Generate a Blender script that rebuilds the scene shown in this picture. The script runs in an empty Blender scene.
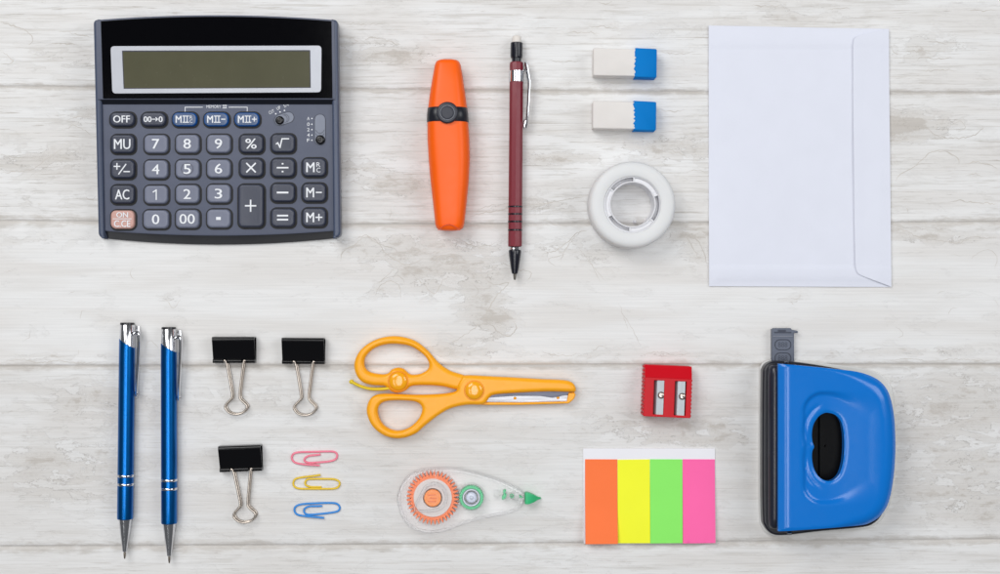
import bpy, math, random
import numpy as np
from mathutils import Vector, Matrix, noise
from mathutils.geometry import delaunay_2d_cdt
from math import radians as R, pi, sin, cos, sqrt

random.seed(7)
S = 0.0006            # metres per unit of the measured layout (1000 units = 0.6 m of table)
D = 1400.0            # camera height in the same units
CX, CY = 500.0, 287.0

sc = bpy.context.scene
# ------------------------------------------------------------------ camera
cam_d = bpy.data.cameras.new('camera'); cam = bpy.data.objects.new('camera', cam_d)
sc.collection.objects.link(cam); sc.camera = cam
cam.location = (0, 0, D*S); cam.rotation_euler = (0, 0, 0)
cam_d.sensor_width = 36; cam_d.lens = 36*D/1000.0
cam_d.clip_start = 0.01; cam_d.clip_end = 50
# ------------------------------------------------------------------ world: dim studio surroundings
world = bpy.data.worlds.new('World'); sc.world = world; world.use_nodes = True
bg = world.node_tree.nodes['Background']
bg.inputs[0].default_value = (0.93, 0.96, 1.0, 1); bg.inputs[1].default_value = 0.13
# ------------------------------------------------------------------ softboxes
def softbox(name, loc, sx, sy, power, col=(1, 1, 1)):
    l = bpy.data.lights.new(name, 'AREA'); l.shape = 'RECTANGLE'; l.size = sx; l.size_y = sy
    l.energy = power; l.color = col
    o = bpy.data.objects.new(name, l); sc.collection.objects.link(o)
    o.location = loc
    o.rotation_euler = (Vector((0, 0, 0))-Vector(loc)).to_track_quat('-Z', 'Y').to_euler()
    return o
softbox('softbox', (-0.75, 0.85, 1.30), 0.9, 0.9, 14.0, (1.0, 0.995, 0.985))
softbox('softbox', (1.15, 0.35, 1.15), 0.7, 0.9, 7.6, (0.97, 0.985, 1.0))
softbox('softbox', (0.0, 0.0, 2.0), 0.6, 1.4, 13.2, (1.0, 1.0, 1.0))
st_ = softbox('added_pen_strip_light', (-0.60, -0.36, 1.5), 0.2, 0.75, 2.2); st_.rotation_euler = (0, R(-14), 0)  # narrow extra lamp, added only to lay a bright stripe along the pens
# ------------------------------------------------------------------ view
sc.view_settings.view_transform = 'Standard'; sc.view_settings.look = 'None'
sc.cycles.transparent_max_bounces = 48
sc.view_settings.exposure = 0.0; sc.view_settings.gamma = 1.0

# ================================================================== materials
def lin(c):
    out = []
    for v in c:
        v = v/255.0
        out.append(v/12.92 if v <= 0.04045 else ((v+0.055)/1.055)**2.4)
    return (*out, 1.0)
MATS = {}
def mat(name, rgb, rough=0.45, metal=0.0, spec=0.5, var=0.04, bump=0.0, bscale=2500, coat=0.0,
        sss=0.0, stretch=(1, 1, 1), rvar=0.06, trans=0.0):
    if name in MATS: return MATS[name]
    m = bpy.data.materials.new(name); m.use_nodes = True; nt = m.node_tree; N = nt.nodes; L = nt.links
    b = N['Principled BSDF']
    b.inputs['Metallic'].default_value = metal
    b.inputs['Specular IOR Level'].default_value = spec
    b.inputs['Coat Weight'].default_value = coat
    b.inputs['Coat Roughness'].default_value = 0.08
    if sss:
        b.inputs['Subsurface Weight'].default_value = sss
        b.inputs['Subsurface Radius'].default_value = (1, 0.9, 0.8); b.inputs['Subsurface Scale'].default_value = 0.002
    tc = N.new('ShaderNodeTexCoord'); mp = N.new('ShaderNodeMapping'); mp.inputs['Scale'].default_value = stretch
    L.new(tc.outputs['Object'], mp.inputs['Vector'])
    nz = N.new('ShaderNodeTexNoise'); nz.inputs['Scale'].default_value = 60; nz.inputs['Detail'].default_value = 6
    L.new(mp.outputs[0], nz.inputs['Vector'])
    mr = N.new('ShaderNodeMapRange'); mr.inputs['From Min'].default_value = 0.3; mr.inputs['From Max'].default_value = 0.7
    mr.inputs['To Min'].default_value = 1-var; mr.inputs['To Max'].default_value = 1+var
    L.new(nz.outputs[0], mr.inputs['Value'])
    mx = N.new('ShaderNodeVectorMath'); mx.operation = 'SCALE'; mx.inputs[0].default_value = lin(rgb)[:3]
    L.new(mr.outputs[0], mx.inputs['Scale']); L.new(mx.outputs[0], b.inputs['Base Color'])
    mr2 = N.new('ShaderNodeMapRange'); mr2.inputs['To Min'].default_value = max(0.02, rough-rvar); mr2.inputs['To Max'].default_value = rough+rvar
    nz2 = N.new('ShaderNodeTexNoise'); nz2.inputs['Scale'].default_value = 220; nz2.inputs['Detail'].default_value = 3
    L.new(mp.outputs[0], nz2.inputs['Vector']); L.new(nz2.outputs[0], mr2.inputs['Value']); L.new(mr2.outputs[0], b.inputs['Roughness'])
    if bump:
        nb = N.new('ShaderNodeTexNoise'); nb.inputs['Scale'].default_value = bscale; nb.inputs['Detail'].default_value = 3
        L.new(mp.outputs[0], nb.inputs['Vector'])
        bp = N.new('ShaderNodeBump'); bp.inputs['Strength'].default_value = bump; bp.inputs['Distance'].default_value = 0.0002
        L.new(nb.outputs[0], bp.inputs['Height']); L.new(bp.outputs[0], b.inputs['Normal'])
    MATS[name] = m; return m
def clear_mat(name, tint=0.985, rough=0.04, ior=1.4):
    if name in MATS: return MATS[name]
    m = bpy.data.materials.new(name); m.use_nodes = True; nt = m.node_tree; N = nt.nodes; L = nt.links
    N.remove(N['Principled BSDF'])
    t = N.new('ShaderNodeBsdfTransparent'); t.inputs[0].default_value = (tint, tint, tint*1.002, 1)
    g = N.new('ShaderNodeBsdfGlossy'); g.inputs['Roughness'].default_value = rough; g.inputs[0].default_value = (0.95, 0.95, 0.95, 1)
    f = N.new('ShaderNodeFresnel'); f.inputs['IOR'].default_value = ior
    ge = N.new('ShaderNodeNewGeometry'); iv = N.new('ShaderNodeMath'); iv.operation = 'SUBTRACT'; iv.inputs[0].default_value = 1.0; L.new(ge.outputs['Backfacing'], iv.inputs[1])
    f.inputs['IOR'].default_value = ior
    fm = N.new('ShaderNodeMath'); fm.operation = 'MULTIPLY'; L.new(f.outputs[0], fm.inputs[0]); L.new(iv.outputs[0], fm.inputs[1])
    mx = N.new('ShaderNodeMixShader'); L.new(fm.outputs[0], mx.inputs[0]); L.new(t.outputs[0], mx.inputs[1]); L.new(g.outputs[0], mx.inputs[2])
    L.new(mx.outputs[0], N['Material Output'].inputs['Surface'])
    MATS[name] = m; return m

# ================================================================== geometry helpers
def W(x, y, z, h):
    k = 1-h/D
    return ((x-CX)*k*S, -(y-CY)*k*S, z*S)
class MB:
    """collects geometry (metres, world) and builds ONE mesh object"""
    def __init__(s): s.v = []; s.f = []; s.m = []; s.flat = []
    def add(s, v, f, mi=0, flat=False):
        n = len(s.v); s.v += [tuple(p) for p in v]; s.f += [tuple(i+n for i in q) for q in f]
        s.m += [mi]*len(f); s.flat += [flat]*len(f) if isinstance(flat, bool) else flat
        return s
    def build(s, name, mats, parent=None, ang=35, bevel=0, seg=2):
        me = bpy.data.meshes.new(name)
        org = Vector((0, 0, 0))
        if parent is not None:
            org = Vector(parent['_o']) if '_o' in parent else Vector((0, 0, 0))
        me.from_pydata([(Vector(p)-org) for p in s.v], [], s.f); me.update()
        if not isinstance(mats, (list, tuple)): mats = [mats]
        for m in mats: me.materials.append(m)
        me.polygons.foreach_set('material_index', s.m)
        me.polygons.foreach_set('use_smooth', [not q for q in s.flat])
        me.set_sharp_from_angle(angle=R(ang)); me.update()
        o = bpy.data.objects.new(name, me); sc.collection.objects.link(o)
        if parent is not None: o.parent = parent; o['_o'] = tuple(org)
        if bevel:
            bm = o.modifiers.new('bevel', 'BEVEL'); bm.width = bevel*S; bm.segments = seg; bm.limit_method = 'ANGLE'
            bm.angle_limit = R(40); bm.harden_normals = True
        return o
def thing(name, x, y, label, cat, group=None, h=0):
    o = bpy.data.objects.new(name, None); sc.collection.objects.link(o)
    p = W(x, y, 0, h); o.location = p; o['_o'] = p; o.empty_display_size = 0.01
    o['label'] = label; o['category'] = cat
    if group: o['group'] = group
    return o
def copy_tree(o, parent=None):
    c = o.copy(); sc.collection.objects.link(c)
    if parent is not None: c.parent = parent
    for ch in list(o.children): copy_tree(ch, c)
    return c
def loft(rings, bottom=True, top=True, closed=True):
    n = len(rings[0]); v = [p for r in rings for p in r]; f = []; fl = []
    for i in range(len(rings)-1):
        for j in range(n if closed else n-1):
            a = i*n+j; b = i*n+(j+1) % n
            f.append((a, b, b+n, a+n)); fl.append(False)
    if bottom: f.append(tuple(range(n-1, -1, -1))); fl.append(True)
    if top: k = (len(rings)-1)*n; f.append(tuple(range(k, k+n))); fl.append(True)
    return v, f, fl
def add_loft(mb, rings, mi=0, **kw):
    v, f, fl = loft(rings, **kw); mb.add(v, f, mi, fl); return mb
def rrect(cx, cy, w, h, r, n=6):
    """rounded rectangle in layout px, counter-clockwise seen from above (y down flips)"""
    r = max(0.01, min(r, w/2-0.01, h/2-0.01)); pts = []
    for (sx, sy, a0) in ((1, -1, 0), (-1, -1, 90), (-1, 1, 180), (1, 1, 270)):
        for i in range(n+1):
            a = R(a0+90*i/n)
            pts.append((cx+sx*(w/2-r)+r*cos(a), cy+sy*(h/2-r)-r*sin(a)))
    return pts
def ring_w(pts, z, h, slope=None):
    return [W(x, y, z + (slope(x, y) if slope else 0), (slope(x, y) if slope else 0)+h) for x, y in pts]
def smooth(pts, closed=True, n=6):
    out = []; N = len(pts)
    rng = range(N) if closed else range(N-1)
    for i in rng:
        P = [Vector((*pts[(i+k) % N] , )) if closed else Vector(pts[min(max(i+k, 0), N-1)]) for k in (-1, 0, 1, 2)]
        for j in range(n):
            t = j/n
            q = 0.5*((2*P[1])+(-P[0]+P[2])*t+(2*P[0]-5*P[1]+4*P[2]-P[3])*t*t+(-P[0]+3*P[1]-3*P[2]+P[3])*t**3)
            out.append(tuple(q))
    if not closed: out.append(tuple(pts[-1]))
    return out
def tube(path, rad, n=10, closed=False, flat=1.0, caps=True):
    """path of world points; rad number or list (metres); returns rings loft"""
    P = [Vector(p) for p in path]; N = len(P); rings = []
    up = Vector((0, 0, 1))
    for i in range(N):
        if closed: t = P[(i+1) % N]-P[i-1]
        else: t = P[min(i+1, N-1)]-P[max(i-1, 0)]
        t.normalize()
        a = t.cross(up)
        if a.length < 1e-3: a = t.cross(Vector((0, 1, 0)))
        a.normalize(); b = a.cross(t).normalized()
        r = rad[i] if isinstance(rad, (list, tuple)) else rad
        rings.append([P[i]+a*r*cos(2*pi*k/n)+b*r*flat*sin(2*pi*k/n) for k in range(n)])
    if closed:
        rings.append(rings[0])
        return loft(rings, bottom=False, top=False)
    return loft(rings, bottom=caps, top=caps)
def add_tube(mb, path, rad, mi=0, **kw):
    v, f, fl = tube(path, rad, **kw); mb.add(v, f, mi, fl); return mb
def wires(path, z, h):
    return [W(p[0], p[1], z if len(p) < 3 else p[2], h) for p in path]
def plate(mb, outlines, z0, z1, h, bevel=0.6, res=3, mi=0, slope=None):
    """flat plate with holes and rounded edges from closed outlines (layout px)"""
    cu = bpy.data.curves.new('c', 'CURVE'); cu.dimensions = '2D'; cu.fill_mode = 'BOTH'
    bevel = min(bevel, (z1-z0)/2)
    cu.extrude = max((z1-z0)/2-bevel, 0.0); cu.bevel_depth = bevel; cu.offset = -bevel; cu.bevel_resolution = res
    for o in outlines:
        sp = cu.splines.new('POLY'); sp.points.add(len(o)-1); sp.use_cyclic_u = True; sp.use_smooth = True
        for q, p in zip(sp.points, o): q.co = (p[0], -p[1], 0, 1)
    ob = bpy.data.objects.new('c', cu); me = bpy.data.meshes.new_from_object(ob)
    zc = (z0+z1)/2
    def tf(v):
        s = slope(v[0], -v[1]) if slope else 0
        return W(v[0], -v[1], v[2]+zc+s, h+s)
    vs = [tf(v.co) for v in me.vertices]
    fs = [tuple(p.vertices) for p in me.polygons]; fl = [abs(p.normal.z) > 0.999 for p in me.polygons]
    mb.add(vs, fs, mi, fl)
    bpy.data.objects.remove(ob); bpy.data.curves.remove(cu); bpy.data.meshes.remove(me)
    return mb
def text(mb, s, cx, cy, w, hgt, z, h=0, rot=0, slope=None, mi=0, bold=0.0, th=0.15):
    """lettering fitted into a box w x hgt px, centred on cx, cy"""
    cu = bpy.data.curves.new('t', 'FONT'); cu.body = s; cu.size = 10; cu.offset = 0.0; cu.resolution_u = 3
    ob = bpy.data.objects.new('t', cu); me = bpy.data.meshes.new_from_object(ob)
    xs = [v.co.x for v in me.vertices]; ys = [v.co.y for v in me.vertices]
    x0, x1, y0, y1 = min(xs), max(xs), min(ys), max(ys)
    c, sn = cos(R(rot)), sin(R(rot)); vs = []
    for v in me.vertices:
        u = ((v.co.x-(x0+x1)/2)/(x1-x0))*w; q = ((v.co.y-(y0+y1)/2)/max(y1-y0, 1e-6))*hgt
        X = cx+u*c-q*sn; Y = cy-(u*sn+q*c); sl = slope(X, Y) if slope else 0
        vs.append(W(X, Y, z+th+sl, h+sl))
    mb.add(vs, [tuple(p.vertices) for p in me.polygons], mi, True)
    bpy.data.objects.remove(ob); bpy.data.curves.remove(cu); bpy.data.meshes.remove(me)
    return mb
def strokes(mb, lines, wd, z, h=0, slope=None, mi=0, th=0.15):
    """flat ribbons (printed strokes) along polylines"""
    k = 0
    for ln in lines:
        for a, b in zip(ln[:-1], ln[1:]):
            k += 1
            a = Vector(a); b = Vector(b); t = (b-a).normalized(); n = Vector((-t.y, t.x))*wd/2; e = t*wd/2*0.9
            q = [a-n-e, b-n+e, b+n+e, a+n-e]
            vs = []
            for p in q:
                sl = slope(p.x, p.y) if slope else 0
                vs.append(W(p.x, p.y, z+th+0.01*k+sl, h+sl))
            mb.add(vs, [(3, 2, 1, 0)], mi, True)
    return mb
def disc(cx, cy, r, n=32, sy=1.0):
    return [(cx+r*cos(2*pi*i/n), cy-r*sy*sin(2*pi*i/n)) for i in range(n)]
def dome(mb, cx, cy, r, z0, z1, h, mi=0, n=32, flat_top=0.0, steps=6, edge=None):
    """low rounded button"""
    rings = [ring_w(disc(cx, cy, r, n), z0, h)]
    e = z1-z0 if edge is None else edge
    for i in range(steps+1):
        a = pi/2*i/steps
        rr = flat_top*r+(1-flat_top)*r*cos(a)
        rings.append(ring_w(disc(cx, cy, max(rr, 0.02), n), z1-e+e*sin(a), h))
    return add_loft(mb, rings, mi)

def seg_dist(P, poly):
    P = np.asarray(P); A = np.asarray(poly); B = np.roll(A, -1, axis=0)
    best = np.full(len(P), 1e9)
    for a, b in zip(A, B):
        ab = b-a; L2 = max(ab@ab, 1e-9)
        t = np.clip(((P-a)@ab)/L2, 0, 1); d = np.linalg.norm(P-(a+t[:, None]*ab), axis=1)
        best = np.minimum(best, d)
    return best
def inside(P, poly):
    P = np.asarray(P); A = np.asarray(poly); B = np.roll(A, -1, axis=0); c = np.zeros(len(P), bool)
    for (x1, y1), (x2, y2) in zip(A, B):
        if y1 == y2: continue
        k = ((y1 > P[:, 1]) != (y2 > P[:, 1])) & (P[:, 0] < (x2-x1)*(P[:, 1]-y1)/(y2-y1)+x1)
        c ^= k
    return c
def field(mb, outer, holes, step, zf, h, depth=4.0, mi=0, rim=0.0):
    """a sheet of varying height zf(x, y, d) inside an outline with holes, its edges turned down by depth"""
    loops = [outer]+list(holes)
    xs = [p[0] for p in outer]; ys = [p[1] for p in outer]
    G = np.array([(x, y) for x in np.arange(min(xs), max(xs), step) for y in np.arange(min(ys), max(ys), step)])
    ok = inside(G, outer) & (seg_dist(G, outer) > step*0.55)
    for hl in holes: ok &= ~inside(G, hl) & (seg_dist(G, hl) > step*0.55)
    G = G[ok]
    pts = [tuple(p) for l in loops for p in l]; edges = []; n = 0
    for l in loops:
        edges += [(n+i, n+(i+1) % len(l)) for i in range(len(l))]; n += len(l)
    allp = [Vector(p) for p in pts]+[Vector(p) for p in G]
    V, E, F, *_ = delaunay_2d_cdt(allp, edges, [], 0, 1e-6)
    V = np.array([tuple(v) for v in V]); C = np.array([V[list(f)].mean(axis=0) for f in F])
    keep = inside(C, outer)
    for hl in holes: keep &= ~inside(C, hl)
    F = [f for f, k in zip(F, keep) if k]
    d = seg_dist(V, outer)
    for hl in holes: d = np.minimum(d, seg_dist(V, hl)) if rim < 0 else d  # rim < 0: hole edges are rounded too
    Z = zf(V[:, 0], V[:, 1], d)
    vs = [W(x, y, z, h) for (x, y), z in zip(V, Z)]
    fs = [tuple(reversed(f)) for f in F]
    mb.add(vs, fs, mi, False)
    for l in loops:   # edge skirts
        zz = zf(np.array([p[0] for p in l]), np.array([p[1] for p in l]), np.zeros(len(l)))
        r1 = [W(p[0], p[1], z, h) for p, z in zip(l, zz)]; r0 = [W(p[0], p[1], z-depth, h) for p, z in zip(l, zz)]
        v, f, fl = loft([r0, r1], bottom=False, top=False); mb.add(v, f, mi, fl)
    return mb
def sstep(a, b, x):
    t = np.clip((x-a)/(b-a), 0, 1); return t*t*(3-2*t)

# ================================================================== TABLE SURFACE
SEAMS = [[(-200, 85), (0, 86.5), (330, 89), (500, 90.8), (700, 92.2), (1000, 92.6), (1200, 93)],
         [(-200, 220), (0, 221), (330, 225), (500, 224.5), (700, 223.6), (1000, 222.6), (1200, 222)],
         [(-200, 366.5), (0, 366.2), (300, 366), (550, 365), (900, 364.6), (1200, 364)],
         [(-200, 548), (0, 547.3), (350, 545.8), (700, 543), (1000, 540), (1200, 538)]]
SW = [.7, .8, .5, 1.0]   # half widths of the open seams
def seam_y(i, x):
    if i < 0: return -140.0
    if i >= 4: return 720.0
    return float(np.interp(x, [p[0] for p in SEAMS[i]], [p[1] for p in SEAMS[i]]))
WEAR = [  # x, y, rx, ry, amount: patches where the whitewash has worn or flaked away
    (905, 127, 42, 11, .55), (860, 125, 60, 14, .2), (925, 48, 40, 14, .22), (640, 30, 80, 9, .12), (800, 14, 60, 10, .16),
    (395, 186, 30, 8, .5), (350, 165, 50, 10, .2), (35, 162, 55, 13, .28), (20, 200, 50, 10, .1), (340, 50, 60, 14, .16),
    (400, 55, 35, 9, .34), (60, 60, 60, 20, .12), (85, 115, 22, 10, .25), (330, 132, 60, 12, .12), (560, 158, 34, 6, .38), (690, 150, 60, 16, .2),
    (650, 148, 25, 6, .2), (600, 85, 80, 8, .12), (540, 205, 45, 10, .22), (700, 245, 22, 20, .42), (690, 235, 25, 6, .3), (930, 236, 75, 8, .40), (880, 232, 30, 6, .25),
    (395, 246, 85, 12, .34), (455, 262, 55, 20, .30), (480, 300, 32, 24, .36), (495, 325, 18, 16, .4), (450, 352, 46, 9, .38),
    (380, 292, 26, 10, .22), (430, 290, 24, 8, .2), (400, 268, 50, 12, .2), (560, 248, 45, 14, .2), (170, 300, 16, 8, .26), (600, 262, 26, 22, .14),
    (905, 300, 18, 8, .15), (790, 300, 20, 5, .22), (30, 240, 90, 8, .2), (130, 330, 26, 10, .1), (620, 356, 120, 5, .22), (900, 352, 120, 5, .26),
    (60, 358, 90, 5, .26), (960, 440, 70, 60, .2), (100, 400, 60, 18, .2), (60, 470, 70, 30, .22), (700, 436, 60, 14, .26), (650, 425, 60, 12, .2), (950, 395, 60, 18, .2),
    (970, 500, 50, 18, .2), (250, 400, 60, 20, .1), (560, 560, 60, 12, .12), (860, 560, 60, 8, .1)]
BT = [(0.985, 1.0, -.03), (0.98, 1.0, -.01), (0.985, 0.08, -.10), (0.95, 0.5, -.01), (0.96, 0.7, -.08)]  # tone, streaks, wear bias
CRACKS = [
 (340, 200, 2.778, [([(95, 268), (110, 240), (140, 225), (165, 240), (170, 275)], .6), ([(205, 210), (235, 235), (262, 262), (285, 225), (300, 215)], .55), ([(268, 175), (285, 155), (320, 160), (325, 185), (300, 195), (272, 185)], .55),
   ([(370, 350), (400, 345), (425, 350), (440, 368), (470, 378), (490, 355), (480, 335)], .75), ([(395, 210), (425, 235), (470, 230), (440, 260), (420, 290), (400, 330)], .7), ([(560, 150), (600, 140), (640, 110), (660, 90), (690, 85)], .6),
   ([(600, 185), (580, 165), (630, 150)], .5), ([(40, 112), (75, 98), (110, 125), (130, 150), (185, 180), (230, 160)], .6), ([(360, 45), (430, 30), (520, 15), (600, 5)], .55), ([(940, 90), (965, 110), (985, 140), (995, 160)], .6),
   ([(775, 285), (790, 330), (800, 360)], .3), ([(420, 300), (450, 305), (465, 325), (490, 330)], .6), ([(405, 345), (420, 325), (450, 345)], .6), ([(440, 165), (480, 190), (530, 200), (520, 225)], .5), ([(300, 400), (340, 380), (380, 350), (410, 345)], .45),
   ([(660, 130), (700, 180), (740, 230)], .3), ([(100, 230), (125, 215), (150, 190)], .5), ([(330, 110), (380, 130), (440, 120)], .5), ([(200, 130), (240, 150), (270, 140)], .5), ([(355, 225), (385, 250), (370, 275)], .45)]),
 (750, 144, 3.988, [([(580, 150), (600, 120), (650, 95), (700, 50), (740, 28), (790, 35), (830, 60), (835, 80)], .65), ([(840, 85), (900, 75), (960, 85), (990, 100)], .6), ([(790, 235), (830, 225), (880, 232), (990, 238)], .6), ([(560, 330), (620, 345), (680, 375), (760, 385), (830, 395), (890, 370), (950, 375), (985, 370)], .6),
   ([(885, 460), (900, 440), (950, 420), (985, 450), (975, 500)], .35), ([(620, 250), (630, 262), (628, 275)], .5), ([(860, 125), (900, 120), (930, 130)], .5), ([(800, 440), (850, 445)], .4)]),
 (750, 0, 3.988, [([(560, 185), (580, 215), (600, 215)], .6), ([(665, 240), (690, 225), (740, 235), (820, 230)], .6), ([(675, 285), (740, 280), (830, 280)], .6), ([(710, 170), (745, 165), (790, 180)], .6), ([(680, 490), (720, 520), (760, 545), (860, 548), (920, 520), (930, 500)], .6),
   ([(620, 205), (700, 203), (780, 206)], .5), ([(800, 500), (835, 485), (860, 505), (840, 520)], .5), ([(0, 20), (60, 24), (130, 22)], .6), ([(300, 40), (360, 32), (400, 34)], .6), ([(860, 40), (940, 42), (990, 41)], .5)]),
 (250, 144, 3.988, [([(480, 180), (530, 150), (600, 140), (700, 150)], .6), ([(490, 182), (560, 190), (640, 180), (690, 160)], .5), ([(360, 470), (370, 430), (420, 400), (460, 370), (520, 400), (580, 420), (575, 460)], .5), ([(500, 560), (560, 530), (600, 530), (620, 560)], .5),
   ([(720, 480), (760, 445), (820, 440), (860, 470), (850, 495), (780, 500)], .5), ([(375, 155), (420, 152), (460, 170)], .5), ([(560, 250), (562, 280), (555, 300)], .35), ([(900, 270), (940, 250), (990, 240)], .4), ([(370, 95), (440, 100), (500, 92)], .5)]),
 (0, 144, 3.988, [([(0, 115), (60, 110), (130, 100), (200, 50), (260, 10)], .5), ([(120, 130), (140, 115)], .6), ([(530, 490), (520, 520), (540, 545)], .4), ([(330, 210), (360, 218), (385, 210)], .6), ([(0, 40), (60, 55), (110, 50)], .6), ([(150, 240), (165, 236)], .6), ([(15, 510), (55, 508)], .5), ([(355, 440), (375, 436)], .5)]),
 (0, 0, 3.988, [([(0, 85), (40, 100), (110, 125), (130, 160), (110, 180)], .6), ([(270, 130), (330, 140), (365, 150)], .6), ([(190, 175), (240, 172), (320, 180)], .55), ([(0, 200), (50, 240), (30, 260)], .5), ([(260, 480), (320, 465), (380, 470)], .5), ([(255, 520), (300, 500), (370, 540)], .4)]),
 (0, 288, 3.988, [([(120, 170), (115, 200), (90, 210)], .3), ([(320, 120), (325, 95), (340, 88)], .4), ([(310, 270), (315, 245)], .4), ([(580, 240), (590, 215), (610, 215), (635, 245)], .35), ([(655, 35), (690, 80), (720, 45)], .4), ([(272, 25), (300, 12)], .5), ([(0, 300), (80, 285), (160, 298), (230, 290), (330, 300), (400, 292)], .35)]),
 (500, 144, 3.988, [([(110, 270), (160, 245), (250, 225), (340, 210)], .55), ([(240, 470), (260, 420), (300, 370), (330, 340)], .4), ([(700, 340), (760, 360), (800, 400), (815, 440), (825, 480)], .6), ([(345, 440), (370, 490), (400, 550)], .3), ([(130, 70), (200, 55), (300, 70)], .5), ([(640, 15), (700, 30), (760, 60)], .5), ([(200, 400), (250, 440), (230, 470)], .35), ([(740, 110), (790, 105), (825, 112)], .5)]),
 (250, 0, 3.988, [([(450, 165), (480, 150), (520, 155), (560, 165), (600, 190)], .5), ([(580, 215), (620, 235), (680, 230)], .5), ([(370, 92), (450, 96), (560, 94)], .5), ([(390, 150), (430, 165), (400, 180)], .4), ([(890, 400), (930, 392), (990, 396)], .4)]),
 (500, 288, 3.988, [([(430, 245), (400, 232), (360, 262)], .35), ([(480, 90), (520, 150), (560, 230)], .28), ([(570, 265), (640, 255), (700, 268), (760, 262)], .4), ([(160, 250), (230, 270), (320, 262)], .4)]),
 (500, 0, 3.988, [([(390, 5), (420, 15), (450, 6)], .6), ([(260, 130), (330, 128), (400, 134)], .5), ([(340, 110), (400, 106), (480, 112)], .5), ([(640, 205), (700, 215), (760, 208)], .5), ([(180, 240), (260, 246), (330, 240)], .4), ([(630, 430), (680, 445), (740, 438)], .5)]),
 (750, 288, 3.988, [([(110, 180), (160, 150)], .4), ([(160, 40), (210, 45)], .6), ([(175, 70), (160, 50)], .5), ([(590, 200), (610, 180), (580, 155)], .3), ([(745, 25), (775, 8)], .5), ([(560, 290), (640, 280), (720, 292), (820, 284), (960, 292)], .4), ([(790, 110), (800, 85), (830, 80)], .3), ([(970, 40), (992, 70)], .3)])]
def build_table():
    cols = np.arange(-220, 1221, 5.0); rows = []
    for b in range(5):
        def yy(b, t, x):
            lo = seam_y(b-1, x)+(SW[b-1] if b > 0 else 0); hi = seam_y(b, x)-(SW[b] if b < 4 else 0)
            return lo, hi
        rel = [('lo', 0, -1.2), ('lo', .7, -.35), ('lo', 1.6, 0.0)]+[('t', t, 0.0) for t in np.linspace(0.02, 0.98, 30)]+[('hi', 1.6, 0.0), ('hi', .7, -.35), ('hi', 0, -1.2)]
        for r in rel: rows.append((b, r))
    V = []; A = []; SD = []
    wx = np.array(WEAR)
    for (b, (kind, q, z)) in rows:
        for x in cols:
            lo = seam_y(b-1, x)+(SW[b-1] if b > 0 else 0); hi = seam_y(b, x)-(SW[b] if b < 4 else 0)
            y = lo+q if kind == 'lo' else (hi-q if kind == 'hi' else lo+1.6+(hi-lo-3.2)*q)
            V.append(W(x, y, z, 0))
            d = ((x-wx[:, 0])/wx[:, 2])**2+((y-wx[:, 1])/wx[:, 3])**2
            w = float((wx[:, 4]*np.exp(-d*0.9)).sum())
            tone, st, bias = BT[b]
            if b == 4 or b == 0: pass
            A.append((min(max(0.3+bias+w, 0), 1), st, tone, 1))
            sd = y-seam_y(b-1, x) if b > 0 else 99; sd2 = seam_y(b, x)-y if b < 4 else 99
            wide = lambda v, q: v if v < 1.5 else 1.5+(v-1.5)*q
            q1 = {0: 1.0, 1: .42+.35*math.exp(-((x-560)/330)**2), 2: .8, 3: .62}
            if b > 0: sd = wide(sd, q1[b-1])
            if b < 4: sd2 = wide(sd2, q1[b])
            SD.append(min(sd, sd2))
    n = len(cols); F = []
    for i in range(len(rows)-1):
        for j in range(n-1):
            a = i*n+j; F.append((a, a+n, a+n+1, a+1))
    mb = MB(); mb.add(V, F); nv = len(V)
    # raised edges of flaking paint: hairline cracks lying in the surface
    rr = random.Random(11); kz = 0
    for (ox, oy, sc_, lines) in CRACKS:
        for ln, wd in lines:
            P = smooth([(ox+x/sc_, oy+y/sc_) for x, y in ln], False, 6)
            Q = [P[0]]
            for a, b in zip(P[:-1], P[1:]):
                m = max(1, int(math.dist(a, b)/1.3))
                for i in range(1, m+1): Q.append((a[0]+(b[0]-a[0])*i/m, a[1]+(b[1]-a[1])*i/m))
            seed = rr.uniform(0, 99); Lp = []; Rp = []
            for i, (x, y) in enumerate(Q):
                j = noise.noise(Vector((x*.35, y*.35, seed)))*1.5+noise.noise(Vector((x*1.1, y*1.1, seed)))*.7
                k = noise.noise(Vector((x*.35+40, y*.35, seed)))*.9
                a = Vector(Q[max(i-1, 0)]); b = Vector(Q[min(i+1, len(Q)-1)]); t = (b-a); t = t.normalized() if t.length > 1e-6 else Vector((1, 0)); n_ = Vector((-t.y, t.x))
                c = Vector((x+k, y+j)); tp = min(1, i/5, (len(Q)-1-i)/5)
                w = wd*tp*(.35+.95*abs(noise.noise(Vector((x*.12, y*.12, seed+5)))))+.02
                Lp.append(W(c.x+n_.x*w, c.y+n_.y*w, .06+kz*.001, 0)); Rp.append(W(c.x-n_.x*w, c.y-n_.y*w, .06+kz*.001, 0))
            kz += 1
            f = []
            for i in range(len(Q)-1): f.append((i, i+1, len(Q)+i+1, len(Q)+i))
            mb.add(Lp+Rp, f, 1, True)
    o = mb.build('table_surface', [wood_mat(), mat('paint_crack', (203, 198, 192), .8, spec=.1, var=.1)], None, ang=60)
    pad = len(mb.v)-nv; A += [(0.3, 0, 1, 1)]*pad; SD += [50.0]*pad
    ca = o.data.color_attributes.new('board', 'FLOAT_COLOR', 'POINT'); ca.data.foreach_set('color', [c for a in A for c in a])
    fa = o.data.attributes.new('seam', 'FLOAT', 'POINT'); fa.data.foreach_set('value', SD)
    o['kind'] = 'structure'
    return o
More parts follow.
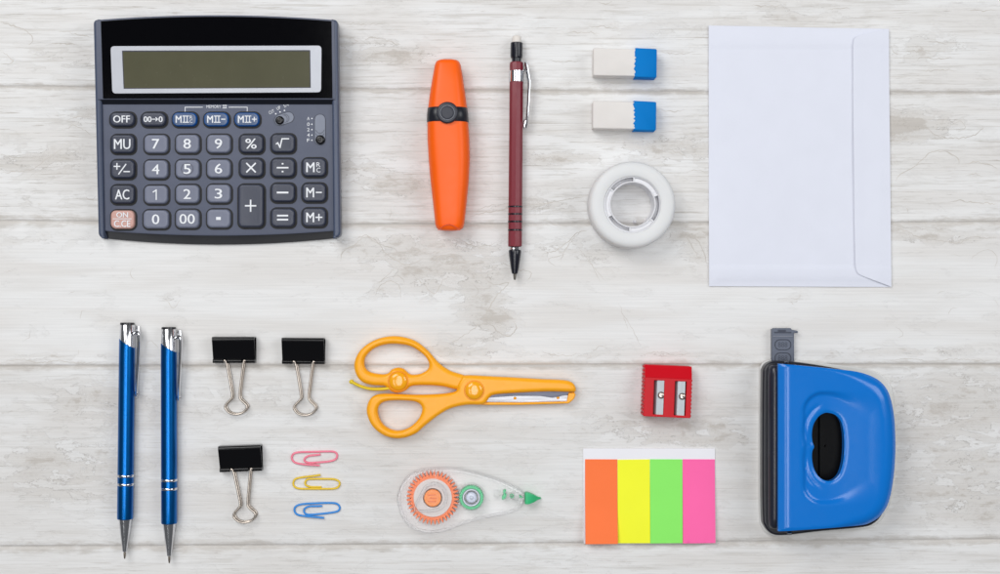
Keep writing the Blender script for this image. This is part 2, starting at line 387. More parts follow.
def wood_mat():
    m = bpy.data.materials.new('whitewashed_boards'); m.use_nodes = True; nt = m.node_tree; N = nt.nodes; L = nt.links
    b = N['Principled BSDF']; b.inputs['Roughness'].default_value = 0.62; b.inputs['Specular IOR Level'].default_value = 0.25
    tc = N.new('ShaderNodeTexCoord')
    def noise(sx, sy, detail, rough=.55, dist=0.0, off=(0, 0, 0)):
        mp = N.new('ShaderNodeMapping'); mp.inputs['Scale'].default_value = (1/(sx*S), 1/(sy*S), 1); mp.inputs['Location'].default_value = off
        L.new(tc.outputs['Object'], mp.inputs['Vector'])
        nz = N.new('ShaderNodeTexNoise'); nz.inputs['Scale'].default_value = 1; nz.inputs['Detail'].default_value = detail
        nz.inputs['Roughness'].default_value = rough; nz.inputs['Distortion'].default_value = dist
        L.new(mp.outputs[0], nz.inputs['Vector']); return nz.outputs[0]
    def mth(op, a, c=None, clamp=False):
        n = N.new('ShaderNodeMath'); n.operation = op; n.use_clamp = clamp
        for i, q in enumerate((a, c)):
            if q is None: continue
            if isinstance(q, (int, float)): n.inputs[i].default_value = q
            else: L.new(q, n.inputs[i])
        return n.outputs[0]
    def rng(v, a, c, d=0.0, e=1.0, sm=True):
        n = N.new('ShaderNodeMapRange'); n.interpolation_type = 'SMOOTHSTEP' if sm else 'LINEAR'
        L.new(v, n.inputs['Value'])
        for k, q in zip(('From Min', 'From Max', 'To Min', 'To Max'), (a, c, d, e)): n.inputs[k].default_value = q
        return n.outputs[0]
    def mix(f, a, c):
        n = N.new('ShaderNodeMix'); n.data_type = 'RGBA'
        L.new(f, n.inputs['Factor'])
        for k, q in ((6, a), (7, c)):
            if isinstance(q, tuple): n.inputs[k].default_value = q
            else: L.new(q, n.inputs[k])
        return n.outputs[2]
    at = N.new('ShaderNodeAttribute'); at.attribute_name = 'board'; sp = N.new('ShaderNodeSeparateColor'); L.new(at.outputs['Color'], sp.inputs[0])
    wear, st, tone = sp.outputs[0], sp.outputs[1], sp.outputs[2]
    sa = N.new('ShaderNodeAttribute'); sa.attribute_name = 'seam'; sd = sa.outputs['Fac']
    g1 = noise(90, 1.6, 4, .6)                     # fine saw grain
    g2 = noise(85, 3.6, 7, .66, .5)                # streaks
    g3 = noise(34, 13, 8, .62, .5, (3, 7, 0))      # flaking paint islands
    g4 = noise(160, 28, 3, .5, .3, (11, 2, 0))     # broad tone
    g5 = noise(14, 8, 10, .72, .9, (5, 1, 0))       # crinkled flake edges
    wk = mth('ADD', mth('MULTIPLY', g3, 0.72), mth('MULTIPLY', g5, 0.28))
    wv = mth('ADD', wk, mth('MULTIPLY', wear, 0.42))           # high = worn
    worn = rng(wv, 0.66, 0.685)
    deep = rng(wv, 0.74, 0.84)
    rimd = mth('ABSOLUTE', mth('SUBTRACT', wv, 0.667)); rim = mth('MULTIPLY', rng(rimd, 0.0, 0.009, 1.0, 0.0), rng(wear, 0.28, .46))
    rim2d = mth('ABSOLUTE', mth('SUBTRACT', wv, 0.60)); rim2 = mth('MULTIPLY', rng(rim2d, 0.0, 0.008, 1.0, 0.0), rng(wear, 0.34, .65, 0, .8))
    streak = mth('MULTIPLY', rng(g2, 0.51, 0.66), st)
    sstreak = mth('MULTIPLY', rng(noise(48, 1.7, 6, .68, .4, (9, 9, 0)), 0.585, 0.655), st)
    paint = mix(rng(g4, .35, .65), lin((224, 222, 220)), lin((232, 232, 232)))
    c = mix(mth('MULTIPLY', streak, 0.55), paint, lin((200, 196, 190)))
    c = mix(mth('MULTIPLY', sstreak, 0.62), c, lin((178, 171, 163)))
    wa = rng(wear, .24, .60, .16, 1.0)
    c = mix(mth('MULTIPLY', mth('MULTIPLY', worn, wa), 0.48), c, lin((203, 198, 192)))
    c = mix(mth('MULTIPLY', deep, 0.6), c, lin((187, 180, 172)))
    c = mix(mth('MULTIPLY', mth('MULTIPLY', rim, rng(noise(30, 12, 3, .5, 0, (4, 4, 0)), .42, .56, .25, 1.0)), 0.72), c, lin((150, 142, 133)))
    c = mix(mth('MULTIPLY', rim2, 0.45), c, lin((178, 171, 163)))
    fx = mth('FRACT', mth('MULTIPLY', mth('ADD', wk, mth('MULTIPLY', g3, .6)), 15.0))
    ct = mth('MULTIPLY', rng(mth('ABSOLUTE', mth('SUBTRACT', fx, .5)), 0.0, .10, 1.0, 0.0), rng(wear, .33, .55))
    c = mix(mth('MULTIPLY', mth('MULTIPLY', ct, rng(noise(22, 9, 3, .5, 0, (1, 5, 0)), .44, .54)), 0.62), c, lin((160, 152, 143)))
    # seams: bare wood along the joint, ragged paint edge
    sv = mth('ADD', sd, mth('MULTIPLY', mth('SUBTRACT', noise(26, 9, 6, .65, .4, (2, 4, 0)), .5), 13.0))
    se = rng(sv, .8, 4.4, 1.0, 0.0)
    c = mix(mth('MULTIPLY', se, 0.62), c, lin((192, 186, 179)))
    fr = mth('MULTIPLY', rng(mth('ABSOLUTE', mth('SUBTRACT', sv, 6.0)), 0, 2.5, 1, 0), 0.35)
    c = mix(fr, c, lin((236, 236, 236)))
    ln = rng(mth('ADD', sd, mth('MULTIPLY', noise(60, 30, 3, .5, 0, (8, 8, 0)), 1.2)), .8, 1.7, .42, 0.0)
    c = mix(ln, c, lin((150, 143, 135)))
    gr = mth('MULTIPLY', rng(g1, .28, .72, 0.94, 1.045, False), tone)
    gr = mth('MULTIPLY', gr, rng(noise(300, 1.0, 2, .5), .3, .7, .985, 1.012, False))
    vm = N.new('ShaderNodeVectorMath'); vm.operation = 'SCALE'; L.new(c, vm.inputs[0]); L.new(gr, vm.inputs['Scale'])
    L.new(vm.outputs[0], b.inputs['Base Color'])
    hgt = mth('SUBTRACT', mth('MULTIPLY', g1, 0.35), mth('ADD', mth('MULTIPLY', worn, .5), mth('ADD', mth('MULTIPLY', streak, .35), mth('MULTIPLY', rim, .4))))
    bp = N.new('ShaderNodeBump'); bp.inputs['Strength'].default_value = 0.35; bp.inputs['Distance'].default_value = 0.0006
    L.new(hgt, bp.inputs['Height']); L.new(bp.outputs[0], b.inputs['Normal'])
    return m
build_table()

# ================================================================== CALCULATOR
def calculator():
    H = lambda x, y: 13+(245-y)*0.085
    t = thing('calculator', 217, 130, 'dark grey desktop calculator with blank olive display and rounded keys', 'calculator', h=20)
    body = mat('calc_body', (86, 92, 111), .42, bump=.25, bscale=3500)
    dark = mat('calc_dark', (20, 23, 33), .3)
    rail = mat('calc_rail', (68, 78, 101), .33)
    # case: sections across x, profile along y
    nx = 28; prof = []
    for i in range(nx+1):
        u = -1+2*i/nx; b = 1-u*u
        x_at = lambda y, u=u: (lambda l, r: (l+r)/2+u*(r-l)/2)(97.5+(y-20)*0.019, 334.5+(y-20)*0.016)
        yt = 20.5-4.8*b; y1 = 229.5+5*b; y2 = 238+6.6*b
        P = [(yt+1, -99), (yt, 8), (yt-.3, H(0, yt)-2), (yt, H(0, yt)+3), (yt+1.5, H(0, yt)+4.6), (98.5, H(0, 98.5)+4.6), (100.0, H(0, 100)+4.0), (104.5, H(0, 104)+.4), (106.5, H(0, 106.5)),
             (y1-.8, H(0, y1)), (y1+1.0, H(0, y1)-.8), (y1+3, H(0, y1)-3.0), (y2-1.2, 4), (y2, 2.5), (y2-.5, 0.0)]
        prof.append([W(x_at(y), y, 0 if z == -99 else z, min(max(z, 0), H(0, y)) if z > 0 else 8) for y, z in P])
    n = len(prof[0]); v = [p for q in prof for p in q]
    fD = []; fB = []
    for i in range(nx):
        for j in range(n-1):
            a = i*n+j; q = (a, a+1, a+n+1, a+n)
            (fD if (j in (6, 10, 11, 12, 13)) else fB).append(q)
    mb = MB(); mb.add(v, fB, 0); mb.add(v, fD, 1)
    mb.add(v[:n], [tuple(range(n-1, -1, -1))], 0, True); mb.add(v[-n:], [tuple(range(n))], 0, True)
    # dark wells round every key
    cols = dict(a=123.4, b=156.6, c=188.0, d=219.2, e=251.8, f=283.3, g=314.4)
    keys = []
    for i, (s, x) in enumerate((('OFF', 122.9), ('00>0', 154.2), ('MIIRC', 185.3), ('MII-', 216.7), ('MII+', 247.4))):
        keys.append((s, x, 119.7, 24.6, 13.6, 'blue' if i > 1 else 'dark', 5.5))
    g = [('MU', 'a', 144.2, 'dark'), ('7', 'b', 144.2, 'grey'), ('8', 'c', 144, 'grey'), ('9', 'd', 144, 'grey'), ('%', 'e', 144, 'dark'), ('rt', 'f', 143.6, 'dark'),
         ('+/-', 'a', 169.3, 'dark'), ('4', 'b', 169.5, 'grey'), ('5', 'c', 169.2, 'grey'), ('6', 'd', 168.8, 'grey'), ('x', 'e', 168, 'dark'), ('div', 'f', 168, 'dark'), ('MRC', 'g', 167.6, 'dark'),
         ('AC', 'a', 194.5, 'dark'), ('1', 'b', 194.8, 'grey'), ('2', 'c', 194.2, 'grey'), ('3', 'd', 193.8, 'grey'), ('-', 'f', 192.8, 'dark'), ('M-', 'g', 192.7, 'dark'),
         ('ON', 'a', 219.6, 'pink'), ('0', 'b', 219.4, 'grey'), ('00', 'c', 219.0, 'grey'), ('.', 'd', 218.6, 'grey'), ('=', 'f', 217.8, 'dark'), ('M+', 'g', 217.5, 'dark')]
    for s, c, y, m_ in g: keys.append((s, cols[c], y, 23.6 if c != 'b' or s != '0' else 25.4, 18.2, m_, 5.0))
    keys.append(('+', 251.4, 206.0, 25.2, 42.6, 'dark', 5.0))
    for s, x, y, w, hh, m_, r in keys:
        ow = rrect(x+.35, y+.3, w+3.7, hh+3.7, r+1.9)
        add_loft(mb, [ring_w(ow, -1, 0, H), ring_w(ow, 0.12, 0, H)], 2, bottom=False)
    # slide switch slots
    slot1 = [(279.7, 120.3), (288.3, 117.0)]
    def capsule(a, b, r, n=10):
        a = Vector(a); b = Vector(b); th = math.atan2(b.y-a.y, b.x-a.x); P = []
        for i in range(n+1): an = th+pi/2-pi*i/n; P.append((b.x+r*cos(an), b.y+r*sin(an)))
        for i in range(n+1): an = th-pi/2-pi*i/n; P.append((a.x+r*cos(an), a.y+r*sin(an)))
        return P
    mb.build('case', [body, dark, mat('calc_gap', (9, 10, 15), .6)], t, ang=28)
    for (a, b, kn, kr) in (((279.9, 120.2), (288.6, 117.2), (279.9, 120.4), 4.3), ((320, 119.5), (320, 139.5), (320.4, 139.8), 4.7)):
        sb = MB(); ins = capsule(a, b, 5.2); out = capsule(a, b, 5.6)
        if a[0] == 320: ins = capsule(b, a, 5.2); out = capsule(b, a, 5.6)
        plate(sb, [out, ins], 0.1, .55, 0, .15, 1, 0, H)
        plate(sb, [ins], 0.05, .3, 0, .05, 0, 1, H)
        so = sb.build('switch_slot', [mat('slot_rim', (40, 44, 56), .4), mat('slot_floor', (124, 130, 146), .45)], t)
        kb = MB(); hk = H(*kn); dome(kb, kn[0], kn[1], kr, hk, hk+3.2, hk, flat_top=.45, edge=2); dome(kb, kn[0], kn[1], kr*.35, hk+3.1, hk+3.6, hk)
        kb.build('switch_knob', mat('knob_black', (14, 14, 19), .3), so)
        gb = MB()
        for q in ((.42, .62) if a[0] != 320 else (.35, .52)):
            px, py = b[0]+(a[0]-b[0])*q, b[1]+(a[1]-b[1])*q
            rr = 4.6; an0 = 200 if a[0] != 320 else 200
            th0 = math.degrees(math.atan2(-(b[1]-a[1]), b[0]-a[0]))
            arc = [(px+rr*cos(R(th0+k))*.9, py-rr*sin(R(th0+k))*.9) for k in range(-75, 76, 15)]
            strokes(gb, [arc], .45, .35, 0, H)
        gb.build('switch_ridge', mat('slot_ridge', (70, 75, 90), .5), so)
    # side rails
    for (xa0, xb0, xa1, xb1) in ((94.0, 101.0, 99.2, 105.2), (331.6, 338.2, 333.6, 340.8)):
        L_ = xa0 < 200
        C = [(xb0, 19.6), (xa0+.2, 20.4), (xa1, 236.6), (xb1, 239.0)] if L_ else [(xb0-.2, 20.4), (xa0, 19.6), (xa1, 239.0), (xb1, 236.4)]
        rad = (.4, 4.2, 4.2, .4) if L_ else (4.2, .4, .4, 4.2); ol = []
        for i in range(4):
            p = Vector(C[i]); a_ = (Vector(C[i-1])-p).normalized(); b_ = (Vector(C[(i+1) % 4])-p).normalized()
            for k in range(6):
                q_ = k/5; ol.append(tuple((p+a_*rad[i])*(1-q_)**2+p*2*q_*(1-q_)+(p+b_*rad[i])*q_*q_))
        mb = MB(); plate(mb, [ol], -12, 3.6, 0, 2.2, 5, 0, H); mb.build('side_rail', rail, t, ang=50)
    # glossy cover over the display
    H5 = lambda x, y: H(x, y)+4.7
    top = [(101.0+230.5*i/20, 21.2-4.6*(1-((i-10)/10)**2)) for i in range(21)]
    cov = top+[(332.0, 60), (332.4, 98.2), (103.2, 98.6), (102.2, 60)]
    mb = MB(); plate(mb, [cov], 0, 1.2, 0, .5, 2, 0, H5)
    cover = mb.build('display_cover', mat('piano_black', (5, 5, 8), .08, spec=.15, rvar=.02, var=0), t)
    def quad_r(q, r=3.2):
        out = []; n = len(q)
        for i in range(n):
            p = Vector(q[i]); a = (Vector(q[i-1])-p).normalized(); b = (Vector(q[(i+1) % n])-p).normalized()
            for k in range(6):
                s = k/5; out.append(tuple((p+a*r)*(1-s)**2+p*2*s*(1-s)+(p+b*r)*s*s))
        return out
    fo = quad_r([(111, 46.4), (321.8, 45.8), (321.4, 92.6), (112.8, 93.8)], 4); fi = quad_r([(122.6, 51.0), (310.4, 50.5), (311, 88.0), (124.2, 89)], .5)
    mb = MB(); plate(mb, [fo, fi], 1.25, 2.1, 0, .3, 2, 0, H5); mb.build('display_frame', mat('silver_frame', (186, 189, 197), .35, metal=.15), t)
    fi2 = quad_r([(122.2, 50.6), (310.8, 50.1), (311.4, 88.4), (123.8, 89.4)], .5)
    fl = quad_r([(123.3, 51.9), (309.6, 51.4), (310.2, 87.4), (124.8, 88.3)], .5)
    mb = MB(); plate(mb, [fi2], 1.22, 1.5, 0, .05, 0, 0, H5); plate(mb, [fl], 1.5, 1.62, 0, .03, 0, 1, H5)
    mb.build('lcd_screen', [mat('lcd_edge', (38, 40, 60), .4), mat('lcd', (82, 81, 62), .25, var=.05, spec=.15)], t)
    # keys
    white = mat('key_print', (232, 235, 240), .5)
    km = dict(grey=mat('key_grey', (113, 118, 137), .38, bump=.15), dark=mat('key_dark', (54, 59, 76), .34, bump=.15),
              blue=mat('key_blue', (70, 92, 128), .3), pink=mat('key_pink', (204, 160, 150), .42))
    for s, x, y, w, hh, m_, r in keys:
        mb = MB(); lift = 4.2 if m_ != 'grey' else 3.6
        rings = [ring_w(rrect(x, y, w+.4, hh+.4, r+.2), 0.1, 0, H), ring_w(rrect(x, y, w, hh, r), lift-1.8, 0, H), ring_w(rrect(x, y, w-.8, hh-.8, r-.3), lift-.7, 0, H),
                 ring_w(rrect(x, y, w-2.2, hh-2.2, r-1), lift-.15, 0, H), ring_w(rrect(x, y, w-4, hh-4, r-1.5), lift, 0, H), ring_w(rrect(x, y, w-9, hh-8 if hh > 14 else 3, 2), lift-.25 if hh > 14 else lift+.2, 0, H)]
        if m_ == 'blue':
            add_loft(mb, rings[:4], bottom=False, top=False); add_loft(mb, rings[3:], 1, bottom=False)
            k = mb.build('key', [mat('key_blue_edge', (14, 84, 158), .3), km['blue']], t, ang=70)
        else:
            add_loft(mb, rings, bottom=False); k = mb.build('key', km[m_], t, ang=70)
        lb = MB(); z = lift+.05
        wd = 1.15
        if hh < 14: z = lift+.4
        def st(lines, q=wd): strokes(lb, [[(x+a, y+b) for a, b in ln] for ln in lines], q, z, 0, H)
        def tx(q, dx, dy, w_, h_, bold=0.0):
            for j, ee in enumerate(((-.17, 0), (.17, .1)) if h_ > 5 else ((0, 0),)): text(lb, q, x+dx+ee[0], y+dy+ee[1], w_, h_, z+.02*j, 0, 0, H)
        if s == '1': st([[(-2.4, -2.6), (.6, -4.6), (.6, 4.8)]], 1.2)
        elif s in '0123456789' or s == '00': tx(s, 0, 0, {'1': 3.6, '00': 15.2}.get(s, 7.2), 9.8, .12)
        elif s == 'OFF': tx(s, 0, -.2, 16.5, 7.0, .15)
        elif s == '00>0':
            tx('00', -5.4, 0, 7.6, 5.6, .1); tx('0', 7.6, 0, 3.8, 5.6, .1); st([[(-.8, 0), (4.6, 0)], [(2.9, -1.6), (4.6, 0), (2.9, 1.6)]], .8)
        elif s.startswith('MII'):
            tx('M', -5.6, 0, 5.6, 7.0, .12)
            st([[(-1.4, -3.1), (4.4, -3.1)], [(-1.4, 3.1), (4.4, 3.1)], [(0, -3), (0, 3)], [(3, -3), (3, 3)]], .9)
            if s == 'MIIRC': tx('R', 6.9, -1.9, 2.8, 3.3, .1); tx('C', 6.9, 2.0, 2.8, 3.3, .1)
            elif s == 'MII-': st([[(5.8, 0), (9.2, 0)]], 1)
            else: st([[(5.8, 0), (9.6, 0)], [(7.7, -1.9), (7.7, 1.9)]], 1)
        elif s == 'MU': tx(s, 0, .2, 16.2, 10, .1)
        elif s == 'AC': tx(s, 0, .2, 14, 10, .1)
        elif s == '%': tx(s, 0, 0, 11, 10, .05)
        elif s == 'rt': st([[(-6.2, .6), (-4.8, -.4), (-2.6, 4.2), (-.6, -4.4), (6.0, -4.4)]], 1.25)
        elif s == '+/-': st([[(-8, -2.6), (-2.4, -2.6)], [(-5.2, -5.4), (-5.2, .2)], [(-3.4, 5.0), (3.6, -4.6)], [(1.8, 2.6), (7.2, 2.6)]], 1.2)
        elif s == 'x': st([[(-4.2, -4.2), (4.2, 4.2)], [(-4.2, 4.2), (4.2, -4.2)]], 1.5)
        elif s == 'div': st([[(-5.2, 0), (5.2, 0)], [(-.2, -3.9), (.2, -3.9)], [(-.2, 3.9), (.2, 3.9)]], 1.5)
        elif s == '-': st([[(-5, 0), (5, 0)]], 1.8)
        elif s == '=': st([[(-4.8, -2), (4.8, -2)], [(-4.8, 2), (4.8, 2)]], 1.7)
        elif s == '+': st([[(-5, 0), (5, 0)], [(0, -5.4), (0, 5.4)]], 1.5)
        elif s == '.': st([[(-1.0, 0), (1.0, 0)]], 3.0)
        elif s == 'MRC': tx('M', -3.4, 0, 8.0, 9.6, .12); tx('R', 4.6, -2.6, 4.0, 4.6, .05); tx('C', 4.6, 2.8, 4.0, 4.6, .05)
        elif s == 'M-': tx('M', -3.6, 0, 7.6, 9.6, .12); st([[(2.6, 0), (7.4, 0)]], 1.3)
        elif s == 'M+': tx('M', -3.6, 0, 7.6, 9.6, .12); st([[(2.2, 0), (8.0, 0)], [(5.1, -2.9), (5.1, 2.9)]], 1.3)
        elif s == 'ON': tx('ON', 0, -4.6, 11.5, 5.2, .08); tx('C.CE', 0, 4.2, 16, 6.6, .0); st([[(-9, -.6), (9, -.6)]], .7)
        if s == '5':
            strokes(lb, [[(x+5.8*cos(a*pi/18), y+5.8*sin(a*pi/18)) for a in range(37)]], .35, z, 0, H, mi=1)
        lb.build('legend', [white, km['dark']], k)
    # printed captions on the case
    lb = MB()
    text(lb, 'MEMORY', 213.8, 106.6, 14.5, 3.0, .2, 0, 0, H, bold=.25)
    strokes(lb, [[(222.8, 105.3), (226.6, 105.3)], [(222.8, 108), (226.6, 108)], [(223.8, 105.4), (223.8, 108)], [(225.8, 105.4), (225.8, 108)]], .6, .2, 0, H)
    strokes(lb, [[(185.2, 111.2), (185.2, 107.2), (202.6, 107.2)], [(229.2, 107.2), (247.3, 107.2), (247.3, 111.0)]], .7, .2, 0, H)
    for s, x, y, w in (('CUT', 271.6, 111.8, 5.6), ('UP', 278.6, 108.0, 4.0), ('5/4', 286.2, 105.2, 5.2)): text(lb, s, x, y, w, 3.2, .25, 0, 24, H, bold=.2)
    for x, y in ((275.8, 113.8), (280.1, 111.9), (284.5, 110.4)): plate(lb, [disc(x, y, .75, 10)], .1, .3, 0, .05, 0, 0, H)
    for s, y in (('A', 118.5), ('0', 124.2), ('2', 129.6), ('4', 135), ('F', 140.2)):
        text(lb, s, 308.4, y, 2.6, 3.3, .2, 0, 0, H, bold=.2); plate(lb, [disc(311.9, y, .7, 10)], .1, .3, 0, .05, 0, 0, H)
    lb.build('caption', white, t)
calculator()

# ================================================================== HIGHLIGHTER
def highlighter():
    t = thing('highlighter', 448, 145, 'chunky orange highlighter pen with black band and round button', 'highlighter', h=14)
    K = [(59.3, 442, 453, 5), (60.0, 438.4, 457, 7.5), (61.5, 436.0, 459.2, 9.5), (64.5, 434.8, 460.6, 11), (80, 432.0, 463.2, 13), (95, 429.6, 465.4, 14.4), (107.8, 428.0, 467.0, 15.2),
         (122.4, 427.2, 468.2, 15.6), (140, 427.4, 469.4, 15.8), (160, 428.6, 469.8, 15.8), (180, 430.4, 468.8, 15.2), (200, 432.6, 466.9, 14.4), (215, 434.3, 465.2, 13.4), (224, 435.2, 464.2, 12.6),
         (228, 436.4, 462.8, 11.4), (230, 439.5, 460, 9.4), (230.6, 445, 455, 6)]
    def sec(y, xa, xb, hz, grow=0):
        c = (xa+xb)/2; r = (xb-xa)/2+grow; P = []
        for i in range(40):
            a = 2*pi*i/40; e = 2.35
            ca, sa = cos(a), sin(a)
            q = (abs(ca)**e+abs(sa)**e)**(-1/e)
            zz = hz*q*sa
            zz = hz*.86+(zz-hz*.86)*.3 if zz > hz*.86 else zz
            P.append(W(c+r*q*ca, y, 15.8+zz+(grow if sa > 0 else 0), 18))
        return P
    def at(y):
        for a, b in zip(K[:-1], K[1:]):
            if a[0] <= y <= b[0]:
                s = (y-a[0])/(b[0]-a[0]); return tuple(a[i]+(b[i]-a[i])*s for i in range(4))
    org = mat('orange_plastic', (255, 100, 0), .42, bump=.08, var=.02, spec=.4)
    mb = MB(); add_loft(mb, [sec(*k) for k in K if k[0] < 108]+[sec(*at(108.0))]); mb.build('cap', org, t, ang=60)
    mb = MB(); rows = [at(122.3)]+[k for k in K if k[0] > 122.35]
    add_loft(mb, [sec(*k) for k in rows]); 
    mb.build('barrel', org, t, ang=60)
    mb = MB(); arc = [W(438.5+21.5*i/16, 230.4-5.5*sin(pi*i/16), 15.8+11.0+1.2*sin(pi*i/16), 18) for i in range(17)]
    add_tube(mb, arc, .45*S, n=6); mb.build('end_seam', mat('orange_dark', (225, 78, 5), .4), t)
    mb = MB(); add_loft(mb, [sec(*at(107.9), .1), sec(*at(108.3), .5), sec(*at(115), .7), sec(*at(122.0), .5), sec(*at(122.4), .1)])
    blk = mat('band_black', (27, 29, 38), .35)
    mb.build('band', blk, t, ang=60)
    mb = MB(); dome(mb, 447.3, 112.3, 10.8, 27, 34.0, 34, flat_top=.8, edge=1.6, n=40)
    bt = mb.build('button', mat('button_grey', (40, 43, 54), .42), t)
    mb = MB(); plate(mb, [disc(447.4, 112.6, 7.4, 36), disc(447.4, 112.6, 6.8, 36)], 33.9, 34.6, 34, .2, 2); mb.build('button_ring', mat('ring_grey', (120, 124, 135), .3), bt)
    mb = MB(); dome(mb, 447.4, 112.6, 6.5, 33.8, 34.7, 34, flat_top=.7, edge=.8); mb.build('button_face', mat('button_face', (48, 51, 62), .5), bt)
highlighter()

# ================================================================== generic turned body along the layout y axis
def turned(mb, prof, zc, h, mi=0, n=28, tilt=None, ph=0.0, **kw):
    """prof: (y, x_left, x_right[, z_centre]); round cross sections"""
    rings = []
    for p in prof:
        y, xa, xb = p[:3]; r = (xb-xa)/2; c = (xa+xb)/2; z = p[3] if len(p) > 3 else zc
        k = 1-h/D
        rings.append([((c-CX)*k*S+r*k*S*cos(2*pi*i/n+ph), -(y-CY)*k*S, z*S+r*k*S*sin(2*pi*i/n+ph)) for i in range(n)])
    return add_loft(mb, rings, mi, **kw)

# ================================================================== MECHANICAL PENCIL
def pencil():
    t = thing('mechanical_pencil', 515.5, 155, 'dark red mechanical pencil with silver pocket clip and black tip', 'mechanical pencil', h=8)
    red = mat('burgundy', (122, 30, 46), .34, var=.02, spec=.45); blk = mat('pencil_black', (22, 23, 34), .22); chrome = mat('chrome', (215, 216, 220), .14, metal=1.0, var=.01, rvar=.03)
    zc = 7.6; h = 10
    ax = lambda y: 516.5-(y-62)*(1.5/184)
    def pr(L): return [(y, ax(y)-r, ax(y)+r) for y, r in L]
    mb = MB(); turned(mb, pr([(61.6, 6.0), (62.2, 6.7), (64, 6.95), (130, 7.0), (200, 7.05), (206.5, 7.1)]), zc, h, n=10, ph=pi/10)
    for a, b in ((206.5, 213.6), (214.4, 221.2), (222, 229.6), (230.4, 246.4)):
        turned(mb, pr([(a, 6.6), (a+.3, 7.1), (b-.3, 7.15), (b, 6.6)]), zc, h, n=10, ph=pi/10)
    mb.build('barrel', red, t, ang=25, bevel=.5, seg=2)
    mb = MB()
    for y in (206.6, 214.0, 221.6, 230.0): turned(mb, pr([(y-.9, 6.85), (y-.6, 7.25), (y+.6, 7.25), (y+.9, 6.85)]), zc, h)
    mb.build('grip_ring', blk, t)
    mb = MB(); turned(mb, pr([(246.2, 5.6), (247, 6.0), (248, 5.6), (249, 5.9), (250.2, 5.4)]), zc, h); mb.build('collar', chrome, t)
    mb = MB(); turned(mb, pr([(250, 6.0), (251, 6.35), (256, 5.8), (268, 4.0), (273.5, 2.9), (274, 2.0)]), zc, h); mb.build('tip_cone', blk, t)
    mb = MB(); turned(mb, pr([(273.8, 1.6), (277.6, 1.3), (279.4, 1.0), (279.9, .5)]), zc, h); mb.build('lead_sleeve', mat('steel_dark', (110, 106, 100), .3, metal=.8), t)
    mb = MB(); turned(mb, pr([(42.0, 5.4), (42.5, 6.0), (56, 6.1), (57.6, 5.7), (58, 4.7), (61.8, 4.6)]), zc, h); mb.build('push_cap', blk, t, ang=40)
    mb = MB(); turned(mb, pr([(35.2, 2.5), (35.6, 3.6), (37, 4.3), (42.4, 4.4)]), zc, h); mb.build('eraser_tip', mat('eraser_white', (228, 222, 216), .7), t, ang=60)
    # clip
    mb = MB(); turned(mb, pr([(70.4, 7.1), (70.6, 7.4), (81.5, 7.4), (81.7, 7.1)]), zc, h, bottom=True)
    cl = mb.build('clip_band', chrome, t)
    mb = MB()
    path = smooth([(525.0, 63.5, 9), (526.6, 65, 9.5), (528.6, 77, 10), (529.4, 84, 10), (528.4, 104, 9.5), (527.2, 120, 9), (526.0, 127.6, 8.5)], False, 5)
    add_tube(mb, [W(x, y, z, h) for x, y, z in path], [(1.2+1.0*sin(pi*min(1, i/10)) if i < 5 else 2.2-1.0*(i/len(path)))*S for i in range(len(path))], n=12, flat=2.0)
    add_tube(mb, [W(x, y, 9, h) for x, y in ((523.2, 71), (525, 69.5), (527.4, 70))], 1.1*S, n=8)
    v = [W(x, y, 9, h) for x, y in ((527.4, 119), (525.6, 121), (524.2, 125), (524.6, 128))]
    add_tube(mb, v, [1.4*S, 2*S, 1.9*S, 1.0*S], n=10)
    mb.build('clip', chrome, t)
pencil()

# ================================================================== ERASERS
def eraser_local(dy, seed, label, dx=0.0, rag=1.0):
    t = thing('eraser', 625, 62+dy, label, 'eraser', 'white and blue erasers', h=18)
    h = 18
    mb = MB()
    def box(q, z0, z1, e, r, mi=0):
        def ins(pts, d):
            cx = sum(p[0] for p in pts)/len(pts); cy = sum(p[1] for p in pts)/len(pts)
            return [(p[0]-d*(1 if p[0] > cx else -1), p[1]-d*(1 if p[1] > cy else -1)) for p in pts]
        out = []
        for i in range(4):
            p = Vector(q[i]); a = (Vector(q[i-1])-p).normalized(); b = (Vector(q[(i+1) % 4])-p).normalized()
            for k in range(5):
                s = k/4; out.append(tuple((p+a*r)*(1-s)**2+p*2*s*(1-s)+(p+b*r)*s*s))
        return [ring_w(out, z0, h), ring_w(out, z1-e, h), ring_w(ins(out, e*.3), z1-e*.35, h), ring_w(ins(out, e), z1, h)]
    sh = lambda L: [(x+dx, y+dy) for x, y in L]
    q = sh([(655.5, 49.6), (593.4, 47.8), (593.4, 75.4), (654.8, 76.4)])
    add_loft(mb, box(q, 0, 18, 1.0, 1.4)); mb.build('rubber_block', mat('eraser_body', (226, 222, 219), .75, bump=.3, bscale=1500, sss=.15), t, ang=50)
    mb = MB(); rr = random.Random(seed)
    edge = [(634.8+rag*(rr.uniform(-1.2, .9)+(.8 if i % 3 == seed % 3 else 0)), 77.0-i*29.2/18) for i in range(19)]
    top = [(656.4, 49.2)]+[(656.4, 76.9)]
    out = [(656.6, 77.0)]+[(655.8, 48.9)]+[(x, y) for x, y in edge[::-1]]
    out = [(656.6, 76.6), (656.9, 49.8), (655.9, 48.9)]+[(x, y) for x, y in edge[::-1]]+[(655.9, 77.4)]
    add_loft(mb, [ring_w(sh(out), .1, h), ring_w(sh(out), 17.8, h), ring_w([(x-(.5 if x > 650 else 0)+dx, y+dy+(.5 if y < 60 else -.5)*(1 if y < 50 or y > 75 else 0)) for x, y in out], 18.4, h)])
    mb.build('blue_end', mat('eraser_blue', (0, 122, 202), .7, spec=.15, bump=.2, bscale=1500, var=.03), t, ang=50)
eraser_local(0, 3, 'upper of the two white erasers with blue end, nearer the top edge')
